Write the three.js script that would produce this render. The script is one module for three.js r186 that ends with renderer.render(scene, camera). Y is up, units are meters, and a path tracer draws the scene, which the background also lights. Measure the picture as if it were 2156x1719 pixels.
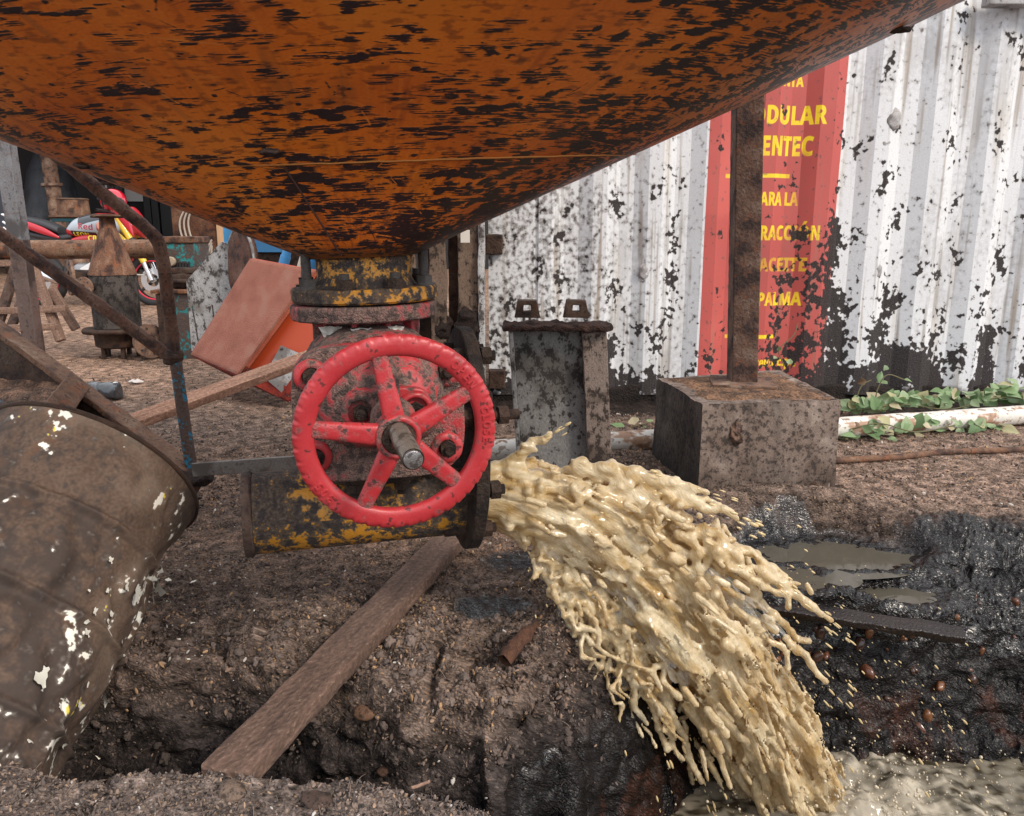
import * as THREE from 'three';
import { mergeGeometries, mergeVertices } from 'three/addons/utils/BufferGeometryUtils.js';
import { TextGeometry } from 'three/addons/geometries/TextGeometry.js';
import { FontLoader } from 'three/addons/loaders/FontLoader.js';

// ---------- camera, sky, sun, exposure ----------
const scene = new THREE.Scene();
const CAM_H = 0.85, PITCH = THREE.MathUtils.degToRad(12.2);
const camera = new THREE.PerspectiveCamera(54.83, 1024 / 816, 0.05, 400);
camera.position.set(0, CAM_H, 0);
camera.rotation.set(-PITCH, 0, 0);
scene.add(camera);
const renderer = new THREE.WebGLRenderer({ antialias: true });
renderer.setSize(1024, 816);
renderer.toneMapping = THREE.LinearToneMapping;
renderer.toneMappingExposure = 1.7;
renderer.shadowMap.enabled = true;
renderer.shadowMap.type = THREE.PCFSoftShadowMap;
const SUN = new THREE.Vector3(0.6, 0.62, 0.52).normalize();
{ // bright overcast: even cloud, a little lighter towards the veiled sun
  const w = 256, h = 128, d = new Float32Array(w * h * 4);
  for (let j = 0; j < h; j++) for (let i = 0; i < w; i++) {
    const el = ((j + .5) / h - .5) * Math.PI, az = ((i + .5) / w - .5) * 2 * Math.PI;
    const x = Math.cos(az) * Math.cos(el), y = Math.sin(el), z = Math.sin(az) * Math.cos(el);
    const c = Math.max(0, x * SUN.x + y * SUN.y + z * SUN.z);
    const L = y > 0 ? .8 + .1 * y + .45 * Math.pow(c, 5) : .2;
    const k = (j * w + i) * 4;
    d[k] = L * .97; d[k + 1] = L; d[k + 2] = L * 1.05; d[k + 3] = 1;
  }
  const t = new THREE.DataTexture(d, w, h, THREE.RGBAFormat, THREE.FloatType);
  t.mapping = THREE.EquirectangularReflectionMapping; t.magFilter = THREE.LinearFilter; t.needsUpdate = true;
  scene.background = t; scene.environment = t;
}
const sun = new THREE.DirectionalLight(0xfff1df, 1.5);
sun.position.copy(SUN).multiplyScalar(30).add(new THREE.Vector3(0, 0, -3));
sun.target.position.set(0, 0, -3);
sun.castShadow = true; sun.shadow.radius = 22; sun.shadow.mapSize.set(2048, 2048);
Object.assign(sun.shadow.camera, { left: -14, right: 14, top: 14, bottom: -14, near: 1, far: 70 });
scene.add(sun, sun.target);

// ---------- helpers ----------
const { sin, cos, abs, min, max, floor, sqrt, exp, PI, hypot, atan2, pow, round } = Math;
const V = (x, y, z) => new THREE.Vector3(x, y, z);
const lerp = (a, b, t) => a + (b - a) * t, clamp = (x, a = 0, b = 1) => x < a ? a : x > b ? b : x;
const ss = (a, b, x) => { const t = clamp((x - a) / (b - a)); return t * t * (3 - 2 * t); };
function rng(seed) { let s = seed >>> 0; return () => { s = (s + 0x6d2b79f5) | 0; let t = Math.imul(s ^ (s >>> 15), 1 | s); t = (t + Math.imul(t ^ (t >>> 7), 61 | t)) ^ t; return ((t ^ (t >>> 14)) >>> 0) / 4294967296; }; }
const R = rng(20240);
const rr = (a, b) => a + (b - a) * R();
const pl = (x, a) => { if (x <= a[0][0]) return a[0][1]; for (let i = 1; i < a.length; i++) if (x <= a[i][0]) { const t = (x - a[i - 1][0]) / (a[i][0] - a[i - 1][0]); return lerp(a[i - 1][1], a[i][1], t * t * (3 - 2 * t)); } return a[a.length - 1][1]; };
// a measured direction of sight (2156 x 1719 grid) at ground distance d in metres -> place in the yard
const SP = sin(PITCH), CP = cos(PITCH);
const at = (px, py, d) => { const u = (px - 1078) / 1657, v = (859.5 - py) / 1657, k = d / (CP + v * SP); return V(u * k, CAM_H + (v * CP - SP) * k, -d); };
const onY = (px, py, y) => { const v = (859.5 - py) / 1657; return at(px, py, (y - CAM_H) / ((v * CP - SP) / (CP + v * SP))); };

const PM = new Uint8Array(1024); { const r = rng(77); for (let i = 0; i < 256; i++) PM[i] = i; for (let i = 255; i > 0; i--) { const j = floor(r() * (i + 1)); [PM[i], PM[j]] = [PM[j], PM[i]]; } for (let i = 256; i < 1024; i++) PM[i] = PM[i & 255]; }
const fade = (t) => t * t * t * (t * (t * 6 - 15) + 10);
const grd = (h, x, y, z) => { const u = h & 8 ? y : x, v = (h & 15) < 4 ? y : (h & 13) === 12 ? x : z; return ((h & 1) ? -u : u) + ((h & 2) ? -v : v); };
function n3(x, y, z) {
  const X0 = floor(x), Y0 = floor(y), Z0 = floor(z), X = X0 & 255, Y = Y0 & 255, Z = Z0 & 255; x -= X0; y -= Y0; z -= Z0;
  const u = fade(x), v = fade(y), w = fade(z), A = PM[X] + Y, AA = PM[A] + Z, AB = PM[A + 1] + Z, B = PM[X + 1] + Y, BA = PM[B] + Z, BB = PM[B + 1] + Z;
  return lerp(lerp(lerp(grd(PM[AA], x, y, z), grd(PM[BA], x - 1, y, z), u), lerp(grd(PM[AB], x, y - 1, z), grd(PM[BB], x - 1, y - 1, z), u), v),
    lerp(lerp(grd(PM[AA + 1], x, y, z - 1), grd(PM[BA + 1], x - 1, y, z - 1), u), lerp(grd(PM[AB + 1], x, y - 1, z - 1), grd(PM[BB + 1], x - 1, y - 1, z - 1), u), v), w);
}
const fbm = (x, y, z, o = 4) => { let s = 0, a = .5; for (let i = 0; i < o; i++) { s += a * n3(x, y, z); x = x * 2.03 + 7.1; y = y * 2.03 + 3.7; z = z * 2.03 + 1.3; a *= .5; } return s; };
const G2 = new Float64Array(512); for (let i = 0; i < 256; i++) { G2[i * 2] = cos(i * 2.399); G2[i * 2 + 1] = sin(i * 2.399); }
function p2(x, y, px, py, s) { // periodic 2D gradient noise
  const X = floor(x), Y = floor(y), fx = x - X, fy = y - Y, u = fade(fx), v = fade(fy);
  const x0 = ((X % px) + px) % px, x1 = (x0 + 1) % px, y0 = ((Y % py) + py) % py, y1 = (y0 + 1) % py;
  const xa = (x0 + s) & 255, xb = (x1 + s) & 255, ya = y0 + s * 7, yb = y1 + s * 7, ka = (x0 >> 8) * 37 & 255, kb = (x1 >> 8) * 37 & 255;
  const h0 = PM[(PM[xa] + ya) & 255] ^ ka, h1 = PM[(PM[xb] + ya) & 255] ^ kb, h2 = PM[(PM[xa] + yb) & 255] ^ ka, h3 = PM[(PM[xb] + yb) & 255] ^ kb;
  const a = G2[h0 * 2] * fx + G2[h0 * 2 + 1] * fy, b = G2[h1 * 2] * (fx - 1) + G2[h1 * 2 + 1] * fy, c = G2[h2 * 2] * fx + G2[h2 * 2 + 1] * (fy - 1), d = G2[h3 * 2] * (fx - 1) + G2[h3 * 2 + 1] * (fy - 1);
  return 1.4 * (a + u * (b - a) + v * (c + u * (d - c) - a - u * (b - a)));
}
const pf = (u, v, fx, fy, o, s) => { let r = 0, a = .5; for (let i = 0; i < o; i++) { r += a * p2(u * fx, v * fy, fx, fy, s + i * 13); fx *= 2; fy *= 2; a *= .55; } return r; };
let cellId = 0;
function cell(u, v, fx, fy, s) { // periodic nearest-point distance in cells; cellId is the nearest one's number
  const x = u * fx, y = v * fy, X = floor(x), Y = floor(y); let b = 9;
  for (let j = -1; j < 2; j++) for (let i = -1; i < 2; i++) {
    const a = (((X + i) % fx) + fx) % fx, c = (((Y + j) % fy) + fy) % fy, h = PM[(PM[(a + s) & 255] + c) & 255], h2 = PM[(h + a * 3 + c * 5 + (a >> 8) + s) & 255];
    const dx = X + i + h / 255 - x, dy = Y + j + h2 / 255 - y, d = dx * dx + dy * dy; if (d < b) { b = d; cellId = PM[(h ^ h2) & 255]; }
  }
  return sqrt(b);
}
// ---- textures: fn(u, v, o) fills o = [r, g, b, height, roughness, metalness] (colour sRGB 0..255, rest 0..1)
function texSet(w, h, fn) {
  const C = new Uint8Array(w * h * 4), O = new Uint8Array(w * h * 4), o = [0, 0, 0, 0, 0, 0];
  for (let j = 0, k = 0; j < h; j++) for (let i = 0; i < w; i++, k += 4) {
    fn((i + .5) / w, (j + .5) / h, o, i, j);
    C[k] = clamp(o[0], 0, 255); C[k + 1] = clamp(o[1], 0, 255); C[k + 2] = clamp(o[2], 0, 255); C[k + 3] = 255;
    O[k] = 255 * clamp(o[3]); O[k + 1] = 255 * clamp(o[4]); O[k + 2] = 255 * clamp(o[5]); O[k + 3] = 255;
  }
  const mk = (d) => { const t = new THREE.DataTexture(d, w, h); t.wrapS = t.wrapT = THREE.RepeatWrapping; t.magFilter = THREE.LinearFilter; t.minFilter = THREE.LinearMipmapLinearFilter; t.generateMipmaps = true; t.needsUpdate = true; return t; };
  const c = mk(C), m = mk(O); c.colorSpace = THREE.SRGBColorSpace; return { c, m };
}
function mat(set, { size = 1, size2, bump = .002, color = 0xffffff, metal = 0, rough = 1, wrap, ...more } = {}) {
  const rep = (t) => { const k = t.clone(); k.repeat.set(1 / size, 1 / (size2 ?? size)); if (wrap) k.wrapS = k.wrapT = wrap; k.needsUpdate = true; return k; };
  const m = rep(set.m);
  return new THREE.MeshPhysicalMaterial({ map: rep(set.c), bumpMap: m, bumpScale: bump, roughnessMap: m, roughness: rough, metalnessMap: m, metalness: metal, color, ...more });
}
const plain = (r, g, b, rough = .6, metal = 0, more = {}) => new THREE.MeshPhysicalMaterial({ color: new THREE.Color().setRGB(r, g, b), roughness: rough, metalness: metal, ...more });
const mix3 = (o, r, g, b, t) => { o[0] += (r - o[0]) * t; o[1] += (g - o[1]) * t; o[2] += (b - o[2]) * t; };
function canvasMask(w, h, draw) { const c = document.createElement('canvas'); c.width = w; c.height = h; const g = c.getContext('2d'); g.fillStyle = '#000'; g.fillRect(0, 0, w, h); draw(g, w, h); return g.getImageData(0, 0, w, h).data; }

// ---- objects
const used = new Map();
const numbered = (n) => { const k = used.get(n) ?? 0; used.set(n, k + 1); return k ? n + '_' + String(k).padStart(3, '0') : n; };
function tag(o, label, category, group, kind) { o.userData.label = label; o.userData.category = category; if (group) o.userData.group = group; if (kind) o.userData.kind = kind; return o; }
function thing(name, label, category, p = V(0, 0, 0), group) { const o = new THREE.Group(); o.name = numbered(name); o.position.copy(p); scene.add(o); return tag(o, label, category, group); }
const wpos = (o) => { const p = V(0, 0, 0); for (let q = o; q && q !== scene; q = q.parent) p.add(q.position); return p; };
// a mesh; geometry given in world places is moved into its (unturned) parent's axes when world is true
function put(name, geo, m, parent = scene, world = false) {
  if (Array.isArray(geo)) geo = mergeAll(geo);
  if (world && parent !== scene) { const p = wpos(parent); geo.translate(-p.x, -p.y, -p.z); }
  const o = new THREE.Mesh(geo, m); o.name = parent === scene ? numbered(name) : name; o.castShadow = o.receiveShadow = true; parent.add(o); return o;
}
function mergeAll(list) {
  const color = list.some((g) => g.attributes.color);
  return mergeGeometries(list.map((g) => { g = g.index ? g.toNonIndexed() : g; const n = new THREE.BufferGeometry(); for (const k of ['position', 'normal', 'uv']) n.setAttribute(k, g.attributes[k]); if (color) n.setAttribute('color', g.attributes.color ?? new THREE.BufferAttribute(new Float32Array(g.attributes.position.count * 3).fill(1), 3)); return n; }));
}
function boxUV(g) { // texture places in metres, by the side each face looks to
  g = g.index ? g.toNonIndexed() : g; const p = g.attributes.position, uv = new Float32Array(p.count * 2), a = V(), b = V(), c = V();
  for (let i = 0; i < p.count; i += 3) {
    a.fromBufferAttribute(p, i); b.fromBufferAttribute(p, i + 1); c.fromBufferAttribute(p, i + 2);
    const n = b.clone().sub(a).cross(c.clone().sub(a)), x = abs(n.x), y = abs(n.y), z = abs(n.z);
    [a, b, c].forEach((q, k) => { uv[(i + k) * 2] = x >= y && x >= z ? q.z + .37 : q.x; uv[(i + k) * 2 + 1] = y > x && y > z ? q.z + .71 : q.y; });
  }
  g.setAttribute('uv', new THREE.BufferAttribute(uv, 2)); return g;
}
function weather(g, amp, f, seed = 0) { // uneven metal, earth and wood: moves the surface by noise
  const p = g.attributes.position;
  for (let i = 0; i < p.count; i++) { const x = p.getX(i) * f + seed, y = p.getY(i) * f, z = p.getZ(i) * f; p.setXYZ(i, p.getX(i) + amp * fbm(x, y, z, 3), p.getY(i) + amp * fbm(x + 31, y, z, 3), p.getZ(i) + amp * fbm(x, y + 47, z, 3)); }
  return smooth(g);
}
function smooth(g, keepUV = false) { // normals across seams, by place
  const p = g.attributes.position, idx = g.index ? g.index.array : null, n = idx ? idx.length : p.count, acc = new Map(), a = V(), b = V(), c = V();
  const key = (i) => round(p.getX(i) * 20000) + ',' + round(p.getY(i) * 20000) + ',' + round(p.getZ(i) * 20000), keys = []; for (let i = 0; i < p.count; i++) keys.push(key(i));
  for (let t = 0; t < n; t += 3) { const [i, j, k] = idx ? [idx[t], idx[t + 1], idx[t + 2]] : [t, t + 1, t + 2]; a.fromBufferAttribute(p, i); b.fromBufferAttribute(p, j); c.fromBufferAttribute(p, k); b.sub(a); c.sub(a); b.cross(c); for (const q of [i, j, k]) { const v = acc.get(keys[q]); if (v) v.add(b); else acc.set(keys[q], b.clone()); } }
  const N = new Float32Array(p.count * 3); for (let i = 0; i < p.count; i++) { const v = acc.get(keys[i]); if (!v) continue; const l = v.length() || 1; N[i * 3] = v.x / l; N[i * 3 + 1] = v.y / l; N[i * 3 + 2] = v.z / l; }
  g.setAttribute('normal', new THREE.BufferAttribute(N, 3)); return g;
}
function rbox(w, h, d, r = .004, nx = 2, ny = 2, nz = 2) { // box with rounded edges, finer where asked
  const g = new THREE.BoxGeometry(1, 1, 1, nx + 4, ny + 4, nz + 4), p = g.attributes.position, N = g.attributes.normal;
  const re = (t, n, L) => { const i = round((t + .5) * (n + 4)), q = [0, .35 * r, r]; const e = i <= 2 ? q[i] : i >= n + 2 ? L - q[n + 4 - i] : r + (L - 2 * r) * (i - 2) / n; return e - L / 2; };
  for (let i = 0; i < p.count; i++) {
    const x = re(p.getX(i), nx, w), y = re(p.getY(i), ny, h), z = re(p.getZ(i), nz, d), cx = clamp(x, -w / 2 + r, w / 2 - r), cy = clamp(y, -h / 2 + r, h / 2 - r), cz = clamp(z, -d / 2 + r, d / 2 - r);
    let dx = x - cx, dy = y - cy, dz = z - cz; const l = hypot(dx, dy, dz); if (l > 1e-7) { dx /= l; dy /= l; dz /= l; } p.setXYZ(i, cx + dx * r, cy + dy * r, cz + dz * r); N.setXYZ(i, dx, dy, dz);
  }
  return g;
}
const UPV = V(0, 1, 0);
function frameOf(a, b, roll = 0) { const y = b.clone().sub(a).normalize(); let x = V(0, 0, 1).cross(y); if (x.lengthSq() < 1e-6) x = V(1, 0, 0); x.normalize(); const z = x.clone().cross(y); const m = new THREE.Matrix4().makeBasis(x, y, z); return m.multiply(new THREE.Matrix4().makeRotationY(roll)).setPosition(a.clone().add(b).multiplyScalar(.5)); }
const bar = (a, b, w, t, roll = 0, r = .004, amp = 0, f = 20) => { const L = a.distanceTo(b); let g = rbox(w, L, t, min(r, w / 2.2, t / 2.2), amp ? max(2, round(w / .015)) : 1, amp ? max(4, round(L / .02)) : 1, amp ? max(2, round(t / .015)) : 1); if (amp) g = weather(g, amp, f, a.x * 9); g = boxUV(g); return g.applyMatrix4(frameOf(a, b, roll)); };
function cyl(a, b, r1, r2 = r1, seg = 24, cap = true, hs = 1) { const L = a.distanceTo(b), g = new THREE.CylinderGeometry(r2, r1, L, seg, hs, !cap), uv = g.attributes.uv, p = g.attributes.position; for (let i = 0; i < uv.count; i++) uv.setXY(i, uv.getX(i) * 2 * PI * max(r1, r2), p.getY(i) + (abs(g.attributes.normal.getY(i)) > .9 ? p.getX(i) : 0)); return g.applyMatrix4(frameOf(a, b)); }
function tubeAlong(pts, r, seg = 10, n = 60, curve) { const c = curve ?? new THREE.CatmullRomCurve3(pts, false, 'centripetal', .5), g = new THREE.TubeGeometry(c, n, r, seg, false), L = c.getLength(), uv = g.attributes.uv; for (let i = 0; i < uv.count; i++) uv.setXY(i, uv.getX(i) * L, uv.getY(i) * 2 * PI * r); return g; }
function grid(nu, nv, f, closedU = false) { // surface f(u, v) -> [x, y, z, s, t]
  const P = [], U = [], I = [];
  for (let j = 0; j <= nv; j++) for (let i = 0; i <= nu; i++) { const q = f(i / nu, j / nv); P.push(q[0], q[1], q[2]); U.push(q[3] ?? i / nu, q[4] ?? j / nv); }
  for (let j = 0; j < nv; j++) for (let i = 0; i < nu; i++) { const a = j * (nu + 1) + i, b = a + 1, c = a + nu + 1, d = c + 1; I.push(a, b, d, a, d, c); }
  const g = new THREE.BufferGeometry(); g.setAttribute('position', new THREE.Float32BufferAttribute(P, 3)); g.setAttribute('uv', new THREE.Float32BufferAttribute(U, 2)); g.setIndex(I); g.computeVertexNormals(); return closedU ? smooth(g) : g;
}
// turned shape: profile [[r, y], ...] round the y axis through c; uv in metres
function turned(prof, seg = 48, c = V(0, 0, 0), hard = true) {
  const gs = []; for (let k = 1; k < prof.length; k++) { const [r0, y0] = prof[k - 1], [r1, y1] = prof[k], L = hypot(r1 - r0, y1 - y0); gs.push(grid(seg, 1, (u, v) => { const a = u * 2 * PI, r = lerp(r0, r1, v); return [sin(a) * r, lerp(y0, y1, v), cos(a) * r, a * max(r0, r1), lerp(y0, y1, v) + r * .5]; })); }
  let g = mergeAll(gs); if (!hard) g = smooth(g); else { const n = g.attributes.normal; const p = g.attributes.position; for (let i = 0; i < n.count; i++) { const r = hypot(p.getX(i), p.getZ(i)) || 1, nr = hypot(n.getX(i), n.getZ(i)), s = n.getX(i) * p.getX(i) + n.getZ(i) * p.getZ(i) < 0 ? -1 : 1; n.setXYZ(i, s * nr * p.getX(i) / r, n.getY(i), s * nr * p.getZ(i) / r); } }
  return g.translate(c.x, c.y, c.z);
}
// rounded body through cross-sections [x, y, half height, half width, z]
function loft(secs, e = 2.4, seg = 28, n = 26) {
  const cv = secs[0].map((_, k) => secs.map((s) => s[k])), ev = (k, t) => { const q = t * (secs.length - 1), i = min(floor(q), secs.length - 2), f = q - i, a = cv[k], p0 = a[max(0, i - 1)], p1 = a[i], p2_ = a[i + 1], p3 = a[min(a.length - 1, i + 2)]; return .5 * (2 * p1 + (p2_ - p0) * f + (2 * p0 - 5 * p1 + 4 * p2_ - p3) * f * f + (3 * p1 - p0 - 3 * p2_ + p3) * f * f * f); };
  const g = grid(seg, n + 2, (u, v) => { const t = clamp((v * (n + 2) - 1) / n), end = v === 0 || v === 1 ? 0 : 1, a = -u * 2 * PI, k = pow(pow(abs(cos(a)), e) + pow(abs(sin(a)), e), -1 / e) * end; return [ev(0, t), ev(1, t) + max(.001, ev(2, t)) * sin(a) * k, (secs[0].length > 4 ? ev(4, t) : 0) + max(.001, ev(3, t)) * cos(a) * k, ev(0, t), ev(1, t) + max(.001, ev(2, t)) * sin(a) * k]; });
  return smooth(g);
}
const hexNut = (c, r, h, axis = UPV) => { const g = new THREE.CylinderGeometry(r, r, h, 6).toNonIndexed(); g.computeVertexNormals(); boxUV(g); return g.applyMatrix4(new THREE.Matrix4().makeRotationFromQuaternion(new THREE.Quaternion().setFromUnitVectors(UPV, axis.clone().normalize())).setPosition(c)); };
// threaded rod along +y from 0 to L
function thread(r, L, pitch, depth, seg = 28) { const nv = round(L / pitch * 6); return grid(seg, nv, (u, v) => { const q = v * L / pitch - u, w = abs(q - floor(q) - .5) * 2, rad = r - depth * w; return [sin(u * 2 * PI) * rad, v * L, cos(u * 2 * PI) * rad, u * 6 * r, v * L]; }, true); }
const place = (g, p, axis = UPV) => g.applyMatrix4(new THREE.Matrix4().makeRotationFromQuaternion(new THREE.Quaternion().setFromUnitVectors(UPV, axis.clone().normalize())).setPosition(p));
// ---------- materials ----------
const soilStrokes = canvasMask(1024, 1024, (g, w, h) => {
  const r = rng(5); g.lineCap = 'round';
  for (let i = 0; i < 9000; i++) { const x = r() * w, y = r() * h, a = r() * 6.28, l = 4 + r() * r() * 26, v = r(); g.strokeStyle = v < .45 ? `rgba(70,70,70,${.4 + r() * .5})` : `rgba(${170 + r() * 85},0,0,${.3 + r() * .6})`; g.lineWidth = .7 + r() * 1.6; for (const ox of [-w, 0, w]) for (const oy of [-h, 0, h]) { if (x + ox < -30 || x + ox > w + 30 || y + oy < -30 || y + oy > h + 30) continue; g.beginPath(); g.moveTo(x + ox, y + oy); g.quadraticCurveTo(x + ox + cos(a) * l * .5 + (r() - .5) * 8, y + oy + sin(a) * l * .5 + (r() - .5) * 8, x + ox + cos(a) * l, y + oy + sin(a) * l); g.stroke(); } }
});
const soilSet = texSet(1024, 1024, (u, v, o, i, j) => { // matted fibre and shell chips, about 0.9 m a side; bright, tinted by vertex colour
  const c1 = cell(u, v, 110, 110, 3), id = cellId / 255, c2 = cell(u, v, 47, 47, 9), id2 = cellId / 255, f = pf(u, v, 9, 9, 5, 1), k = (j * 1024 + i) * 4;
  let L = 150 + 120 * f + (id - .5) * 78 * (1 - c1 * .6) - 40 * ss(.4, .85, c1);
  if (id2 > .82) L += 50 * ss(.4, .15, c2); if (id2 < .16) L -= 60 * ss(.5, .2, c2);
  o[0] = L * 1.03; o[1] = L * .99; o[2] = L * .96; o[3] = .45 + .5 * f + .3 * (1 - c1) * (id - .2);
  const sr = soilStrokes[k], sg = soilStrokes[k + 1]; if (sr > 20) { if (sg > 20) { mix3(o, 62, 58, 56, sr / 200); o[3] -= .12; } else { mix3(o, 235, 205, 170, sr / 255 * .75); o[3] += sr / 255 * .25; } }
  if (id > .965) { mix3(o, 240, 205, 160, .8 * ss(.5, .3, c1)); }
  o[4] = .9; o[5] = 0;
});
const soilDry = mat(soilSet, { size: .5, bump: .006, vertexColors: true, specularIntensity: .35 });
const soilWet = mat(soilSet, { size: .8, bump: .008, vertexColors: true, rough: .3, ior: 1.5 });

const soilDeep = mat(soilSet, { size: .6, bump: .01, vertexColors: true, rough: .5, specularIntensity: .6 });
const rustSet = texSet(800, 800, (u, v, o) => { // dusty brown rust, 0.6 m a side
  const f = pf(u, v, 6, 6, 6, 20), g = pf(u, v, 40, 40, 4, 31), m = pf(u, v, 14, 14, 4, 44);
  o[0] = 118; o[1] = 92; o[2] = 76; mix3(o, 66, 50, 45, ss(-.05, .35, f)); mix3(o, 140, 86, 54, ss(.12, .4, m) * .6); mix3(o, 150, 132, 116, ss(.1, .4, -f) * .7);
  mix3(o, 40, 34, 34, ss(.22, .36, g) * .75); o[0] += g * 40; o[1] += g * 36; o[2] += g * 32;
  o[3] = .5 + f * .5 + g * .5; o[4] = .86 + .1 * f; o[5] = 0;
});
const rust = mat(rustSet, { size: .6, bump: .004 }), rustMid = mat(rustSet, { size: .5, bump: .004, color: 0xc4b0a8 });
const rustDark = mat(rustSet, { size: .5, bump: .004, color: 0x8a8078 });
const rustGrey = mat(rustSet, { size: .5, bump: .003, color: 0xa9a7ac });
const dust = mat(rustSet, { size: .8, bump: .003, color: 0xf0e2d4 });
const grime = mat(rustSet, { size: .25, bump: .004, color: 0x77726c });

const redOf = (amt, seed) => texSet(512, 512, (u, v, o) => {
  const f = pf(u, v, 4, 4, 5, seed), g = pf(u, v, 18, 18, 5, seed + 5), h = pf(u, v, 90, 90, 2, seed + 9), l = pf(u, v, 2, 3, 3, seed + 15);
  o[0] = 172 + 10 * h; o[1] = 46 + 9 * h; o[2] = 51 + 9 * h; o[3] = .6 + .05 * h; o[4] = .42 + .1 * g;
  mix3(o, 146, 30, 38, ss(.0, .5, f) * .5); mix3(o, 200, 104, 104, ss(.0, .5, -f + g * .4) * .4);
  const d = ss(.12 - amt, .55 - amt, f * .7 + l * .5 + g * .4 + h * .12); mix3(o, 112 + 60 * h, 97 + 55 * h, 88 + 50 * h, d * .93); mix3(o, 58, 49, 46, ss(.2, .5, g + (d - .5) * .5 + h * .2) * .7); mix3(o, 70, 30, 30, ss(.3, .36, g - f * .4) * .7 * (1 - d));
  o[3] += -.22 * d + .6 * d * h; o[4] = lerp(o[4], .95, d); o[5] = 0;
});
const redSet = redOf(-.12, 60), redDirtySet = redOf(.28, 67), redFoulSet = redOf(.56, 71);
const red = mat(redSet, { size: .3, bump: .0015, clearcoat: .15, clearcoatRoughness: .4 });
const redDirty = mat(redDirtySet, { size: .26, bump: .003 });
const redFoul = mat(redFoulSet, { size: .3, bump: .005 });
const yellowOf = (amt, s) => texSet(896, 448, (u, v, o) => {
  const f = pf(u, v, 6, 3, 5, s), g = pf(u, v, 34, 17, 5, s + 4), h = pf(u, v, 120, 60, 3, s + 8);
  o[0] = 184 + 22 * h; o[1] = 126 + 18 * h; o[2] = 38; o[3] = .7; o[4] = .5;
  mix3(o, 150, 86, 34, ss(-.05, .35, f + g * .4) * .75); mix3(o, 112, 92, 66, ss(.0, .4, g - f * .4) * .55);
  const d = ss(-.16 - amt, .12 - amt, f * .8 + g * .75 + h * .5); mix3(o, 66 + 60 * h, 57 + 55 * h, 52 + 52 * h, d * .95); mix3(o, 36, 32, 34, ss(.0, .3, g - f * .3) * .6 * d);
  o[3] = .7 - .35 * d + .4 * d * h; o[4] = lerp(.5, .92, d); o[5] = 0;
});
const yellow = mat(yellowOf(.16, 80), { size: .8, size2: .4, bump: .003 });
const yellowClean = mat(yellowOf(.1, 87), { size: .5, size2: .25, bump: .003 });

const concSet = texSet(800, 800, (u, v, o) => { // weathered, mould-flecked concrete, 0.6 m a side
  const f = pf(u, v, 5, 5, 5, 90), g = pf(u, v, 30, 30, 4, 97), h = pf(u, v, 110, 110, 3, 99), c = cell(u, v, 60, 60, 12), id = cellId / 255;
  o[0] = 138 + 40 * h; o[1] = 124 + 38 * h; o[2] = 116 + 36 * h; mix3(o, 116, 100, 90, ss(0, .35, f) * .8); mix3(o, 182, 174, 166, ss(.1, .4, -f) * .5);
  const d = ss(.02, .34, g * .9 + f * .4 + h * .45); mix3(o, 62, 55, 52, d * .85); if (id > .88) mix3(o, 66, 58, 55, ss(.5, .25, c) * .6);
  o[3] = .6 + .2 * f + .2 * h - .2 * d; o[4] = .92; o[5] = 0;
});
const conc = mat(concSet, { size: .6, bump: .004, vertexColors: true, color: 0xe4ddd8 });
const concTop = mat(concSet, { size: .6, bump: .004, color: 0xd8bda4 });

const steelSet = texSet(512, 512, (u, v, o) => {
  const f = pf(u, v, 4, 4, 5, 120), g = pf(u, v, 24, 24, 4, 127), h = pf(u, v, 80, 80, 2, 131);
  o[0] = 152 + 30 * h; o[1] = 150 + 30 * h; o[2] = 150 + 30 * h; mix3(o, 96, 92, 90, ss(.02, .3, f) * .85); mix3(o, 178, 178, 178, ss(.1, .4, -f) * .5); mix3(o, 60, 56, 55, ss(.24, .5, g + h * .3) * .6); mix3(o, 120, 92, 74, ss(.15, .35, -g) * .35);
  o[3] = .6 + .2 * g; o[4] = .62 + .3 * f; o[5] = .2;
});
const steelGrey = mat(steelSet, { size: .5, bump: .002 });
const steelDark = mat(steelSet, { size: .3, bump: .002, color: 0x77726e });
const mouldSet = texSet(768, 768, (u, v, o) => { // grey sheet eaten by black mould
  const f = pf(u, v, 3, 3, 5, 140), g = pf(u, v, 22, 16, 5, 147), h = pf(u, v, 90, 60, 3, 151);
  o[0] = 176 + 46 * h; o[1] = 176 + 46 * h; o[2] = 176 + 44 * h; mix3(o, 118, 114, 110, ss(0, .3, f) * .8); const d = ss(.02, .26, g * .8 + f * .5 + h * .5); mix3(o, 62 + 50 * h, 57 + 46 * h, 55 + 44 * h, d * .9);
  o[3] = .5 - .2 * d + .3 * h; o[4] = .85; o[5] = 0;
});
const mouldGrey = mat(mouldSet, { size: .7, bump: .003, color: 0xb4b2b0 });
const mouldBrown = mat(mouldSet, { size: .8, bump: .004, color: 0xa08672 });
const woodSet = texSet(512, 512, (u, v, o) => { // dust-covered board, grain along v
  const f = pf(u, v, 14, 2, 5, 160), g = pf(u, v, 60, 40, 3, 167), h = pf(u, v, 4, 4, 4, 171);
  o[0] = 124 + 50 * f + 40 * g; o[1] = 98 + 42 * f + 36 * g; o[2] = 84 + 38 * f + 32 * g; mix3(o, 78, 60, 52, ss(.1, .4, h) * .5); mix3(o, 190, 165, 140, ss(.3, .45, g) * .5); o[3] = .5 + .4 * f + .5 * g; o[4] = .95; o[5] = 0;
});
const wood = mat(woodSet, { size: .5, bump: .004 }), plankWood = mat(woodSet, { size: .5, bump: .005, color: 0xc6c4c4 });
const woodPale = mat(woodSet, { size: .5, bump: .003, color: new THREE.Color().setRGB(1.75, 1.55, 1.4) });
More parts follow.
